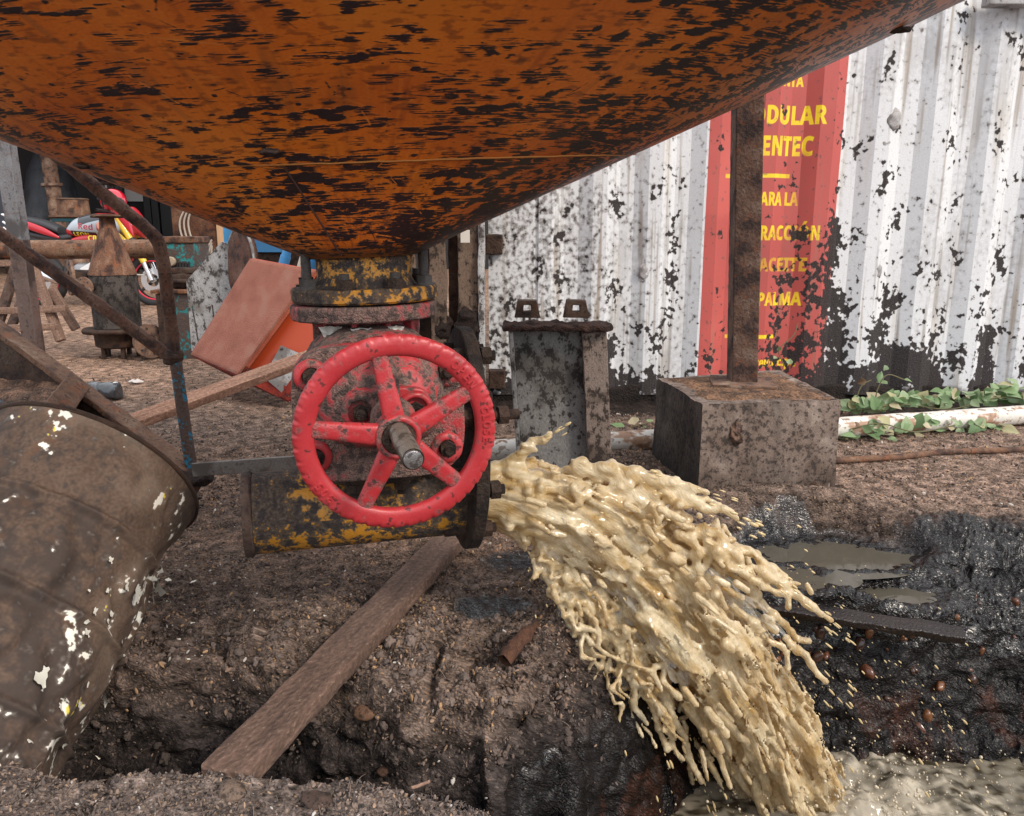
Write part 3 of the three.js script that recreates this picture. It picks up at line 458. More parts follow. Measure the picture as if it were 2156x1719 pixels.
{
  const t = thing('shipping_container', 'white corrugated container with red lettered band, spotted with black mould', 'container', V(CX0, 0, CZ));
  const cm = mat(contSet, { bump: .003, color: 0xffffff });
  const prof = [[CX0, 0], [.11, 0], [.115, -.012], [.13, -.012], [.135, 0], [.2, 0]]; for (let x = .2; x < 6; x += .278) prof.push([x + .068, -.036], [x + .139, -.036], [x + .207, 0], [x + .278, 0]);
  const split = 3.18;
  const panel = (pp) => { const P = [], U = [], I = []; const rows = 24; let n = 0; for (let k = 1; k < pp.length; k++) { for (let e = 0; e < 2; e++) for (let j = 0; j <= rows; j++) { const q = pp[k - 1 + e], y = .04 + (CH - .1) * j / rows; P.push(q[0], y, CZ + q[1] + .006 * n3(q[0] * 2, y * 3, 3) + .002 * n3(q[0] * 9, y * 9, 5)); U.push((q[0] - CX0) / CW, y / CH); } for (let j = 0; j < rows; j++) { const a = n + j, b = n + rows + 1 + j; I.push(a, b, b + 1, a, b + 1, a + 1); } n += 2 * (rows + 1); } const g = new THREE.BufferGeometry(); g.setAttribute('position', new THREE.Float32BufferAttribute(P, 3)); g.setAttribute('uv', new THREE.Float32BufferAttribute(U, 2)); g.setIndex(I); g.computeVertexNormals(); return g; };
  const cut = prof.findIndex((q) => q[0] > split);
  put('side_panel', panel(prof.slice(0, cut)), cm, t, true);
  put('side_panel', boxUV(panel(prof.slice(cut - 1))), mat(mouldSet, { size: 1.2, bump: .003, color: 0xffffff }), t, true);
  put('end_wall', boxUV(new THREE.BoxGeometry(.04, CH, 2.3).translate(CX0 + .02, CH / 2, CZ - 1.19)), mouldGrey, t, true);
  put('roof', boxUV(new THREE.BoxGeometry(6.2, .04, 2.4).translate(CX0 + 3.1, CH + .01, CZ - 1.2)), mouldGrey, t, true);
  put('bottom_rail', boxUV(weather(rbox(6.2, .1, .1, .01, 160, 4, 4), .03, 9).translate(CX0 + 3.1, .035, CZ - .06)), mat(rustSet, { size: .4, bump: .01, color: 0x4a4240 }), t, true);
  const tr = at(2120, 4, -CZ).y; put('top_rail', boxUV(rbox(1.1, .07, .07, .008).translate(at(2120, 0, -CZ).x + .42, tr, CZ + .05)), mat(steelSet, { size: .7, color: 0xffffff }), t, true);
  // dents punched from inside
  for (const [px, py, r] of [[1358, 572, .04], [1884, 250, .05], [1866, 305, .03], [1852, 570, .03]]) { const p = at(px, py, -CZ - .01); put('dent', boxUV(weather(new THREE.SphereGeometry(r, 16, 12).scale(.8, 1.1, .25), r * .35, 20)).translate(p.x, p.y, CZ - .008), steelGrey, t, true); }
  // hinge blocks on the corner post
  for (const [px, py] of [[1040, 515], [1046, 800]]) { const p = at(px, py, -CZ - .05); put('hinge', boxUV(weather(rbox(.085, .1, .07, .008, 4, 4, 3), .008, 30)).translate(p.x, p.y, CZ + .02), rustDark, t, true); }
}
// ---------- red gate valve ----------
const font = await new FontLoader().loadAsync('fonts/droid/droid_sans_bold.typeface.json');
const ZP = V(0, 0, 1), XP = V(1, 0, 0);
{
  const t = thing('gate_valve', 'red gate valve with round five-spoked handwheel and threaded stem, under the orange tank', 'valve', V(AX.x, .575, AX.z)); t.rotation.y = YAW;
  const discG = (R, y, h, r = .07) => turned([[r, y + h], [R - .004, y + h], [R, y + h - .004], [R, y + .004], [R - .004, y], [r, y]], 72);
  const tf = put('top_flange', weather(discG(.143, .122, .03), .0016, 60), redFoul, t); tf.rotation.z = -.022 * -1;
  put('top_neck', turned([[.088, .122], [.083, .09], [.084, .04], [.1, 0]], 48, V(0, 0, 0), false), redDirty, t);
  for (let i = 0; i < 10; i++) { const a = (i + .5) / 10 * 2 * PI; put('rib', boxUV(weather(rbox(.012, .075, .026, .004, 2, 4, 2), .001, 80, i).applyMatrix4(new THREE.Matrix4().makeRotationY(a).setPosition(sin(a) * .092, .088, cos(a) * .092))), redDirty, t); }
  put('body', [turned([[.1, .05], [.108, 0], [.104, -.06], [.085, -.1], [.085, -.125]], 48, V(0, 0, 0), false), boxUV(loft([[0, 0, .11, .13], [.06, 0, .118, .128], [.12, 0, .11, .12], [.165, 0, .105, .115]], 2.6).rotateY(-PI / 2))], redFoul, t);
  put('bottom_flange', weather(discG(.143, -.155, .03), .002, 60), redFoul, t);
  // bonnet: two oval plates, bolts at the corners, dome and gland
  const oval = (hw, hh, r, dep, z) => { const s = new THREE.Shape(); const n = 64; for (let i = 0; i <= n; i++) { const a = i / n * 2 * PI, k = pow(pow(abs(cos(a)), 4.4) + pow(abs(sin(a)), 4.4), -1 / 4.4); s[i ? 'lineTo' : 'moveTo'](hw * k * cos(a), hh * k * sin(a)); } return boxUV(new THREE.ExtrudeGeometry(s, { depth: dep, bevelEnabled: true, bevelSize: .004, bevelThickness: .004, bevelSegments: 3 }).translate(0, 0, z)); };
  put('bonnet_flange', oval(.148, .118, .07, .022, .162).translate(0, -.03, 0), redDirty, t);
  put('bonnet_cover', weather(oval(.148, .118, .07, .02, .192), .002, 40).translate(0, -.03, 0), redFoul, t);
  for (const [x, y] of [[-.117, .043], [.117, .043], [-.117, -.1], [.117, -.1]]) { put('bolt', [hexNut(V(x, y, .226), .0155, .017, ZP), place(turned([[0, .002], [.021, .002], [.022, -.002]], 20), V(x, y, .218), ZP), place(thread(.009, .02, .0025, .001), V(x, y, .228), ZP), cyl(V(x, y, .22), V(x, y, .2475), .008, .0078, 12)], grime, t); put('boss', boxUV(weather(place(turned([[.03, 0], [.029, .008], [.021, .011], [.016, .009]], 28, V(0, 0, 0), false), V(x, y, .213), ZP), .0012, 70)), redDirty, t); }
  put('bonnet_dome', boxUV(weather(loft([[.19, 0, .095, .12], [.225, 0, .09, .112], [.26, 0, .072, .09], [.285, 0, .05, .06], [.3, 0, .042, .048]], 2.5, 44, 30).rotateY(-PI / 2), .006, 24)), redFoul, t);
  put('gland', boxUV(weather(oval(.066, .032, .03, .014, .306), .002, 50)), redDirty, t);
  for (const s of [-1, 1]) { put('gland_bolt', [hexNut(V(s * .045, 0, .336), .013, .014, ZP), cyl(V(s * .045, 0, .3), V(s * .045, 0, .362), .008, .008, 14)], grime, t); put('gland_collar', boxUV(weather(place(turned([[.03, 0], [.03, .012], [.024, .016], [.02, .014]], 28, V(0, 0, 0), false), V(s * .045, 0, .318), ZP), .001, 60)), redDirty, t); }
  for (const s of [-1, 1]) put('yoke_arm', boxUV(weather(tubeAlong([V(0, s * .075, .24), V(0, s * .08, .3), V(0, s * .06, .37), V(0, s * .028, .395)], .013, 12, 30), .002, 40)), redFoul, t);
  put('yoke_nut', boxUV(place(turned([[.034, 0], [.036, .02], [.034, .036], [.02, .04]], 32, V(0, 0, 0), false), V(0, 0, .38), ZP)), redFoul, t);
  // stem: greased thread, bright cut end
  put('stem', place(thread(.0155, .19, .0058, .0022, 32), V(0, -.004, .41), V(0, -.02, 1)), mat(steelSet, { size: .12, bump: .001, color: 0xd2c6b6, metal: 3, rough: .62 }), t);
  put('stem_end', boxUV(weather(place(turned([[.0135, -.004], [.0128, .004], [.0118, .0055], [0, .0055]], 28), V(0, -.0078, .6), V(0, -.02, 1)), .0006, 120)), mat(steelSet, { size: .04, bump: .001, color: 0xffffff, metal: 4, rough: .42 }), t);
  // handwheel
  const w = new THREE.Group(); w.name = 'handwheel'; w.position.set(0, -.013, .4375); w.rotation.x = .085; t.add(w);
  const RO = .1525, RI = .1205, N = 480, M = 22;
  put('rim', grid(N, M, (u, v) => { // flat cast rim, wavy finger grips along the outer edge
    const a = u * 2 * PI, q = v * 2 * PI, e = 3, k = pow(pow(abs(cos(q)), e) + pow(abs(sin(q)), e), -1 / e), cr = cos(q) * k, cz = sin(q) * k;
    const ph = u * 44, f = ph - floor(ph), notch = exp(-pow((f - .5) / .16, 2)) - .55 * exp(-pow((f - .72) / .1, 2)), outer = ss(.35, .9, cr) * ss(-.6, .4, cz);
    const rad = (RO + RI) / 2 + cr * (RO - RI) / 2 - notch * .0016 * outer, z = cz * .0105 - notch * .0012 * outer * ss(0, 1, cz) + .0006 * n3(a * 4, q, 1);
    return [cos(a) * rad, sin(a) * rad, z, a * .14, q * .016];
  }, true), red, w);
  for (let i = 0; i < 5; i++) {
    const a = (101 + 72 * i) * PI / 180, n = 16;
    const g = loft([[.022, 0, .0165, .011, .006], [.045, 0, .0155, .0105, .007], [.085, 0, .0135, .009, .003], [.118, 0, .0125, .0085, 0], [.126, 0, .0145, .0085, 0]], 4.2, 28, 30);
    put('spoke', weather(g.rotateZ(a), .0009, 60, i), redDirty, w);
  }
  put('hub', boxUV(weather(place(turned([[.03, -.014], [.0345, -.01], [.0345, .018], [.032, .022], [.0265, .023], [.025, .018], [.012, .018]], 56, V(0, 0, 0), false), V(0, 0, 0), ZP), .001, 60)), redDirty, w);
  put('hub_nut', boxUV(weather(place(turned([[.0255, .012], [.0252, .022], [.022, .026], [.015, .027]], 36, V(0, 0, 0), false), V(0, 0, 0), ZP), .0025, 90)), grime, w);
  const letters = (txt, a0, step, size) => { const gs = []; [...txt].forEach((ch, i) => { const g = new TextGeometry(ch, { font, size, depth: .0022, curveSegments: 3, bevelEnabled: true, bevelSize: .0003, bevelThickness: .0004, bevelSegments: 1 }); g.computeBoundingBox(); const b = g.boundingBox; const a = (a0 - i * step) * PI / 180; g.translate(-(b.min.x + b.max.x) / 2, -size / 2, 0).rotateZ(a - PI / 2).translate(cos(a) * .137, sin(a) * .137, .0098); gs.push(boxUV(g)); }); put('lettering', gs, red, w); };
  letters('OPEN', 50.5, 5.6, .0125); letters('CLOSE', 14, 5, .0115); letters('305', 222, 5.4, .0125);
  // torn rag and old sealing tape caught under the flange
  for (const [x, y, z, a, b] of [[-.02, .112, .118, .5, 1], [.045, .113, .112, .2, .8], [-.075, .113, .09, .9, 1.1]]) put('rag', grid(10, 8, (u, v) => [x + (u - .5) * .04 * b * (1 - v * .6), y - v * .022 * b + .004 * n3(u * 5, v * 4, x * 90), z + .01 * n3(u * 4 + a, v * 4, 3) + .006 * v]), plain(.5, .48, .44, .9, 0, { side: THREE.DoubleSide }), t);
}
// ---------- outlet pipe under the valve, with its big end plate ----------
{
  const t = thing('outlet_pipe', 'short blackened yellow pipe with thick end plate, spouting the tan water', 'pipe', V(AX.x, 0, AX.z)); t.rotation.y = YAW;
  const PY = .307, RO = .082;
  put('pipe', place(turned([[RO - .009, .008], [RO - .007, 0], [RO, 0], [RO, .2], [RO, .44], [RO - .009, .44], [RO - .009, .008]], 64), V(-.238, PY, 0), XP), yellow, t);
  put('pipe_rim', boxUV(weather(place(turned([[RO - .008, -.003], [RO + .004, -.003], [RO + .005, .012], [RO, .016]], 64, V(0, 0, 0), false), V(-.255, PY, 0), XP), .002, 60)), rustGrey, t);
  put('riser', turned([[.084, .39], [.084, PY + .02]], 48), yellow, t);
  put('riser_flange', weather(turned([[.08, .418], [.139, .418], [.143, .414], [.143, .394], [.139, .39], [.08, .39]], 64), .0015, 60), grime, t);
  for (let i = 0; i < 8; i++) { const a = (i + .5) * PI / 4; put('bolt', [hexNut(V(sin(a) * .12, .38, cos(a) * .12), .016, .018), hexNut(V(sin(a) * .12, .458, cos(a) * .12), .016, .016), cyl(V(sin(a) * .12, .36, cos(a) * .12), V(sin(a) * .12, .48, cos(a) * .12), .009, .009, 12)], grime, t); }
  const s = new THREE.Shape(); for (let i = 0; i <= 72; i++) { const a = i / 72 * 2 * PI; s[i ? 'lineTo' : 'moveTo'](cos(a) * .17, sin(a) * .236); }
  const hole = new THREE.Path(); for (let i = 0; i <= 40; i++) { const a = i / 40 * 2 * PI; hole[i ? 'lineTo' : 'moveTo'](cos(a) * .072, -.128 + sin(a) * .072); } s.holes.push(hole);
  put('end_plate', boxUV(weather(new THREE.ExtrudeGeometry(s, { depth: .022, bevelEnabled: true, bevelSize: .003, bevelThickness: .003, bevelSegments: 2 }).rotateY(PI / 2), .0015, 30).translate(.186, .432, 0)), mat(rustSet, { size: .3, bump: .004, color: 0x66605c }), t);
  for (let i = 0; i < 8; i++) { const a = (i + .5) * PI / 4, y = .432 + sin(a) * .2, z = cos(a) * .135, out = i === 0 ? .06 : .03; put('plate_bolt', [hexNut(V(.176, y, z), .019, .02, XP), hexNut(V(.214 + out * .55, y, z), .019, .02, XP), cyl(V(.14, y, z), V(.22 + out, y, z), .0105, .0105, 14)], i % 3 ? grime : rustDark, t); }
}
// ---------- left foreground ----------
// battered drum
const DR = .23, DL = .8;
// the drum's right-hand side, seen from the front, in turns round its axis
const DU = (() => { const n = V(-.17, -.58, .79).normalize(), q = new THREE.Quaternion().setFromUnitVectors(UPV, n).invert(), d = V(1, -.3, .1).applyQuaternion(q); return ((atan2(d.x, d.z) / (2 * PI)) + 1) % 1; })(), DSIDE = (u) => { const k = abs(u - DU), q = min(k, 1 - k); return ss(.2, .02, q); };
const drumSet = texSet(1024, 768, (u, v, o) => {
  const a = u * 2 * PI, x = cos(a) * DR, z = sin(a) * DR, y = v * DL;
  const f = fbm(x * 5, y * 5, z * 5 + 5, 4), m = fbm(x * 17, y * 17, z * 17, 4), s = fbm(x * 58, y * 58, z * 58, 3), g = n3(x * 170, y * 170, z * 170);
  o[0] = 86 + 18 * g; o[1] = 68 + 17 * g; o[2] = 56 + 16 * g; mix3(o, 126, 110, 96, ss(.0, .35, f) * .6); mix3(o, 58, 48, 43, ss(-.1, .3, -f + m * .6 + s * .5 + .12 * ss(.15, .5, y)) * .85); mix3(o, 128, 84, 54, ss(.1, .4, m) * .3); mix3(o, 48, 42, 40, ss(.1, .36, s + m * .5) * .45);
  o[3] = .45 + .12 * s + .06 * g; o[4] = .82; o[5] = 0;
  const side = DSIDE(u), edge = .07 * ss(.1, .0, y) + .17 * side * ss(.0, .06, y) - .135, cl = .33 * exp(-pow((y - .28) / .075, 2)) * ss(.08, .0, abs(u - DU + .12));
  mix3(o, 196, 190, 180, ss(.05, .3, m * .7 + s * .6 + edge + cl) * .45);
  const flake = ss(.235, .262, m * .8 + s * .6 + edge + cl + f * .1); mix3(o, 234 + 12 * g, 230 + 12 * g, 218, flake); if (flake > .5 && fbm(x * 9, y * 9, z * 9 + 20, 2) > .24) mix3(o, 222, 196, 40, .8); o[3] += .25 * flake; o[4] -= .3 * flake;
});
{
  const c = at(196, 1000, 1.68), n = V(-.17, -.58, .79).normalize();
  const t = thing('metal_drum', 'dented brown drum with flaking white paint, leaning into the trench at the lower left', 'drum', c); t.quaternion.setFromUnitVectors(UPV, n);
  const prof = (y) => { let r = DR; for (const q of [.175, .35, .53]) r += .013 * exp(-pow((y - q) / .008, 2)) - .006 * exp(-pow((y - q) / .035, 2)); return r + .004 * exp(-pow(y / .01, 2)); };
  put('shell', grid(180, 220, (u, v) => { const a = u * 2 * PI, y = v * DL, dent = .026 * n3(cos(a) * 1.6, y * 3.6, sin(a) * 1.6 + 4) - .01 * ss(.6, .95, 1 - abs(n3(cos(a) * 2.1 + 3, y * 4.2, sin(a) * 2.1)) * 2) + .006 * n3(cos(a) * 5, y * 10, sin(a) * 5) + .0015 * n3(cos(a) * 16, y * 40, sin(a) * 16); const r = prof(y) + dent * ss(0, .1, y); return [sin(a) * r, y, cos(a) * r, u, v]; }, true), mat(drumSet, { bump: .003 }), t);
  { // paint curling off along the right side
    const r = rng(818), gs = []; for (let i = 0; i < 46; i++) { const u = DU - .1 + .2 * r(), y = .16 + .5 * r(), a = u * 2 * PI, w = .006 + .022 * r() * r(), l = w * (.7 + r()), c0 = cos(r() * 3), ph = r() * 9; gs.push(grid(5, 5, (p, q) => { const x = (p - .5) * w * (1 + .6 * n3(q * 4, ph, 1)), yy = (q - .5) * l * (1 + .6 * n3(p * 4, ph, 2)), lift = .002 + .55 * (q * q) * l * (.4 + .6 * c0 * c0), R1 = prof(y + yy) + lift; return [sin(a + x / DR) * R1, y + yy, cos(a + x / DR) * R1, p, q]; })); }
    put('curled_paint', gs, plain(.62, .6, .53, .6, 0, { side: THREE.DoubleSide }), t).userData.kind = 'stuff';
  }
  put('chime', weather(new THREE.TorusGeometry(DR + .003, .0055, 10, 140).rotateX(PI / 2), .0015, 30), mat(rustSet, { size: .3, color: 0x9c8f84 }), t);
  put('head', boxUV(weather(new THREE.CylinderGeometry(DR - .004, DR - .004, .004, 60).translate(0, .012, 0), .002, 10)), rust, t);
  put('base', boxUV(new THREE.CylinderGeometry(DR - .004, DR - .004, .004, 60).translate(0, DL - .012, 0)), rust, t);
}
// brown plank over the trench
{
  const a = onY(472, 1640, .018), b = onY(956, 1130, .035);
  const t = thing('plank', 'long dusty brown plank laid slantwise across the trench below the yellow pipe', 'plank', a.clone());
  put('board', bar(a, b, .034, .09, 0, .006, .005, 14), plankWood, t, true);
}
// fallen stair: stringers, treads heaped with chips, bent handrail
{
  const a = at(428, 1016, 2.4), b = at(-80, 640, 2.66);
  const t = thing('fallen_stair', 'fallen rusty steel stairway heaped with chips, lying behind the drum at the left edge', 'stairs', V(a.x, 0, a.z));
  const rotd = V(0, 0, 0).copy(b).sub(a).normalize();
  const nrm = V(-rotd.y, rotd.x, 0).normalize(), down = nrm.clone().multiplyScalar(nrm.y > 0 ? -1 : 1);
  const web = (p, q, hgt, th) => bar(p.clone().addScaledVector(down, hgt / 2), q.clone().addScaledVector(down, hgt / 2), hgt, th, 0, .004, .004, 14);
  put('stringer', web(a, b, .17, .014), rustDark, t, true);
  const up = (p, k) => p.clone().add(V(0, k, 0));
  put('stringer_flange', bar(a.clone().add(V(0, .004, -.01)), b.clone().add(V(0, .004, -.01)), .018, .085, 0, .004, .006, 12), dust, t, true);
  put('stringer', web(at(72, 888, 2.2), at(-70, 800, 2.28), .12, .02), blueRust, t, true);
  // treads
  const tread = (p) => { const [A, B, C, D] = p; return boxUV(grid(26, 18, (u, v) => { const q = A.clone().lerp(B, u).lerp(D.clone().lerp(C, u), v); return [q.x, q.y + .012 * n3(q.x * 14, 3, q.z * 14) + .006 * n3(q.x * 50, 3, q.z * 50) - .004, q.z]; })); };
  const T1 = [at(-60, 797, 2.6), at(158, 797, 2.56), at(100, 888, 2.24), at(-60, 888, 2.24)], T2 = [at(150, 862, 2.56), at(270, 880, 2.5), at(235, 960, 2.24), at(120, 960, 2.24)];
  for (const T of [T1, T2]) put('tread', tread(T), mat(soilSet, { size: .5, bump: .008, color: 0xb08c74 }), t, true);
  put('nosing', bar(at(162, 808, 2.5), at(92, 900, 2.18), .03, .075, 0, .004, .004, 16), dust, t, true);
  put('riser_plate', bar(at(172, 838, 2.54), at(105, 925, 2.22), .08, .006, 0, .002, .002, 20), rustDark, t, true);
  const heap = weather(new THREE.IcosahedronGeometry(.06, 4).scale(1.1, .45, .9), .03, 30).translate(...at(404, 1006, 2.4).toArray()); put('dirt_heap', boxUV(heap), mat(rustSet, { size: .2, bump: .01, color: 0x6a5850 }), t, true);
  // handrail of bent pipe
  const rail = new THREE.CurvePath(); const D = 2.45, P = [at(100, 312, D), at(322, 494, D), at(342, 545, D), at(368, 752, D), at(403, 992, D - .03)];
  put('handrail', boxUV(weather(tubeAlong([P[0], at(210, 402, D), at(300, 475, D), at(330, 506, D), at(342, 545, D), at(356, 655, D), P[3]], .0195, 16, 240), .0035, 24)), rustMid, t, true);
  put('post', boxUV(weather(tubeAlong([P[3].clone().lerp(at(356, 655, D), .05), P[4].clone().lerp(P[3], .5), P[4]], .0188, 16, 110), .0028, 26)), blueRust, t, true);
  put('mid_rail', boxUV(weather(tubeAlong([at(-90, 430, D), at(0, 492, D), at(180, 622, D), at(358, 752, D)], .0195, 16, 200), .0035, 24)), rustMid, t, true);
  put('weld', boxUV(weather(new THREE.SphereGeometry(.031, 20, 14), .014, 40).translate(...at(364, 752, D).toArray())), rustDark, t, true);
}
// pale board leaning from the stair to the orange box
{
  const a = at(255, 898, 2.7), b = at(690, 738, 3.35); a.y += .0;
  const t = thing('board', 'straight pale timber propped between the fallen stair and the orange box', 'board', a.clone());
  put('timber', bar(a, b, .034, .07, .5, .004, .002, 14), woodPale, t, true);
}
{
  const a = at(405, 990, 2.32), b = at(702, 968, 2.22);
  const t = thing('flat_bar', 'grey flat steel bar lying level behind the yellow pipe', 'bar', a.clone());
  put('strip', bar(a, b, .042, .012, 0, .003, .002, 16), mat(steelSet, { size: .5, bump: .002, color: 0xb4aca4 }), t, true);
}
{ // crushed dark bottle on the ground
  const a = onY(178, 818, .045), b = onY(252, 824, .045); const t = thing('plastic_bottle', 'crushed dark grey plastic bottle lying on the ground behind the stair', 'bottle', a.clone());
  const L = a.distanceTo(b), g = weather(loft([[0, 0, .012, .012], [.02, 0, .03, .03], [.06, 0, .042, .042], [.11, 0, .04, .045], [.125, 0, .035, .04], [.14, 0, .043, .045], [L - .02, 0, .046, .048], [L, 0, .036, .036]], 2.2, 36, 60), .012, 22);
  put('bottle_body', g.applyMatrix4(new THREE.Matrix4().makeBasis(b.clone().sub(a).normalize(), UPV, ZP).setPosition(a)), plain(.045, .052, .06, .22, 0, { clearcoat: .4 }), t, true);
  put('label_scrap', weather(rbox(.02, .006, .02, .002, 3, 1, 3), .003, 90).translate(b.x - .02, b.y + .047, b.z), whitePaint, t, true);
}
{ // white scrap beside it
  const p = onY(286, 804, .012), t = thing('plastic_scrap', 'small crumpled white scrap on the ground right of the dark bottle', 'litter', p.clone());
  put('scrap', weather(new THREE.SphereGeometry(.035, 16, 10).scale(1.3, .35, .7), .02, 40).translate(p.x, p.y, p.z), plain(.55, .5, .47, .8), t, true);
}
// ---------- right side ----------
// concrete block with its steel post
const BY = .332;
{
  const FL = at(1478, 853, 2.45), y = FL.y, FR = onY(1769, 839, y), BL = onY(1384, 795, y), BR = onY(1642, 779, y), FLb = V(FL.x + .004, -.12, FL.z + .01), FRb = V(FR.x + .012, -.12, FR.z + .01), BLb = V(BL.x - .01, -.12, BL.z), BRb = V(BR.x, -.12, BR.z);
  const t = thing('concrete_block', 'square weathered concrete block carrying the dark steel post, right of the gushing water', 'concrete block', V((FL.x + BR.x) / 2, 0, (FL.z + BR.z) / 2));
  const face = (A, B, C, D, n, m) => grid(n, m, (u, v) => { const p = A.clone().lerp(B, u).lerp(D.clone().lerp(C, u), v); return p.toArray(); });
  const list = [face(FLb, FRb, FR, FL, 70, 64), face(FRb, BRb, BR, FR, 40, 40), face(BRb, BLb, BL, BR, 40, 40), face(BLb, FLb, FL, BL, 60, 60), face(FL, FR, BR, BL, 70, 60)].map((g) => { const n = g.toNonIndexed(); return n; });
  const g = mergeAll(list), p = g.attributes.position, cen = t.position;
  for (let i = 0; i < p.count; i++) { const x = p.getX(i), yy = p.getY(i), z = p.getZ(i); const s = .004 * fbm(x * 22, yy * 22, z * 22, 3) + .006 * n3(x * 5, yy * 5, z * 5); const e = ss(y - .02, y, yy) * .004; p.setXYZ(i, x + (cen.x - x) * (e * .7 + s * 1.6) * 2, yy - e * (1 - max(0, n3(x * 30, 1, z * 30))) * .8 + s, z + (cen.z - z) * (e * .7 + s * 1.6) * 2); }
  g.computeVertexNormals(); const gg = boxUV(g), pp = gg.attributes.position, CC = new Float32Array(pp.count * 3), ng = gg.attributes.normal; for (let i = 0; i < pp.count; i++) { const x = pp.getX(i), yy = pp.getY(i), z = pp.getZ(i), n = fbm(x * 9, yy * 9, z * 9, 3), mud = ss(.17, .02, yy + .14 * n), run = ss(.0, .3, fbm(x * 26, yy * 2.5, z * 26, 3)) * .35, tar = ng.getX(i) < -.6 ? .72 + .3 * n : 0, k = (1 - .55 * mud) * (1 - run) * (1 - clamp(tar, 0, .86)) * (1 - .3 * ss(.05, .4, n)); CC[i * 3] = k; CC[i * 3 + 1] = k * (1 - .06 * mud); CC[i * 3 + 2] = k * (1 - .12 * mud); } gg.setAttribute('color', new THREE.BufferAttribute(CC, 3)); put('block', gg, conc, t, true);  // tar stands for shade of the left-facing side, put into the colour
  const top = grid(60, 50, (u, v) => { const e = .015, q = FL.clone().lerp(FR, lerp(e, 1 - e, u)).lerp(BL.clone().lerp(BR, lerp(e, 1 - e, u)), lerp(e, 1 - e, v)), edge = min(u, 1 - u, v, 1 - v), n = n3(q.x * 30, 1, q.z * 30); return [q.x, y - .006 + .014 * ss(0, .2, edge + .07 * n) + .005 * n3(q.x * 50, 2, q.z * 50) + .004 * n3(q.x * 14, 2, q.z * 14), q.z]; });
  put('dust_cover', boxUV(top), mat(soilSet, { size: .7, bump: .008, color: 0xa88468 }), t, true);
  put('mud_clump', boxUV(weather(new THREE.SphereGeometry(.034, 20, 16).scale(.6, 1.2, .22), .03, 34).translate(...at(1550, 912, 2.468).toArray())), rust, t, true);
  for (let i = 0; i < 9; i++) { const q = FLb.clone().lerp(FRb, (i + .5) / 9); put('mud_heap', boxUV(weather(new THREE.IcosahedronGeometry(.07, 4).scale(1.1, .5, .5), .06, 16, i * 3).translate(q.x, .0 + .03 * n3(i, 1, 1), q.z + .0)), mat(soilSet, { size: .4, bump: .008, color: 0x8a7264 }), t, true); }
  const q = thing('steel_post', 'dark square steel post standing on the concrete block, before the red band', 'post', V(0, 0, 0));
  const a = at(1559, 802, 2.8), b = at(1571, 120, 2.8); a.y = y + .006; q.position.copy(a);
  put('box_section', boxUV(weather(rbox(.092, 1.35, .092, .006, 8, 110, 8), .0028, 22).rotateY(-.06).applyMatrix4(new THREE.Matrix4().makeRotationZ(.042).setPosition(a.x - .022, a.y + .675, a.z))), mat(rustSet, { size: .5, bump: .004, color: 0xc4bcbe }), q, true);
  put('base_plate', boxUV(weather(rbox(.22, .012, .2, .003, 12, 2, 12), .003, 20).rotateY(-.2).translate(a.x + .005, y + .012, a.z + .01)), rust, q, true);
}
function smoothSoft(g) { return g; }
// stub of a steel column with two lugs
{
  const D = 2.72, TL = at(1070, 690, D), TR = at(1276, 684, D), BLx = at(1094, 985, D), BRx = at(1284, 992, D);
  const t = thing('column_stub', 'grey mouldy steel column stub with two square lugs and a rusty crust on top', 'steel column', V((BLx.x + BRx.x) / 2, 0, -D));
  const y0 = -.04, y1 = TL.y, W = TR.x - TL.x, cx = (TL.x + TR.x) / 2, lean = (cx - (BLx.x + BRx.x) / 2) / (y1 - .03);
  const sh = (g) => { const p = g.attributes.position; for (let i = 0; i < p.count; i++) { const k = (p.getY(i) - y1) * lean; p.setX(i, p.getX(i) + k); } return boxUV(smooth(g)); };
  const pc = (w, d, x, z, r = .004) => sh(weather(rbox(w, y1 - y0, d, r, 6, 40, 4), .0025, 24).translate(x, (y0 + y1) / 2, z));
  put('web', pc(W - .03, .012, cx, -D - .035), mouldGrey, t, true);
  put('flange', pc(.016, .1, TL.x + .008, -D), mouldGrey, t, true);
  put('flange', pc(.085, .03, TR.x - .043, -D + .01), mat(mouldSet, { size: .5, bump: .004, color: 0xb8a498 }), t, true);
  put('back_flange', pc(.012, .1, TR.x - .006, -D - .03), mouldGrey, t, true);
  put('crust', boxUV(weather(rbox(W + .035, .022, .14, .008, 50, 4, 18), .02, 26).translate(cx, y1 + .004, -D - .01)), mat(rustSet, { size: .2, bump: .012, color: 0x7a5a4c }), t, true);
  for (const px of [1110, 1213]) { const p = at(px, 650, D), s = new THREE.Shape(); s.moveTo(-.04, -.028); s.lineTo(.043, -.028); s.lineTo(.03, .026); s.lineTo(-.031, .026); const h = new THREE.Path(); h.moveTo(-.017, -.012); h.lineTo(-.015, .016); h.lineTo(.015, .016); h.lineTo(.017, -.012); s.holes.push(h); put('lug', boxUV(weather(new THREE.ExtrudeGeometry(s, { depth: .045, bevelEnabled: true, bevelSize: .003, bevelThickness: .003, bevelSegments: 2 }), .004, 30).translate(p.x, p.y, -D - .03)), rustDark, t, true); }
}
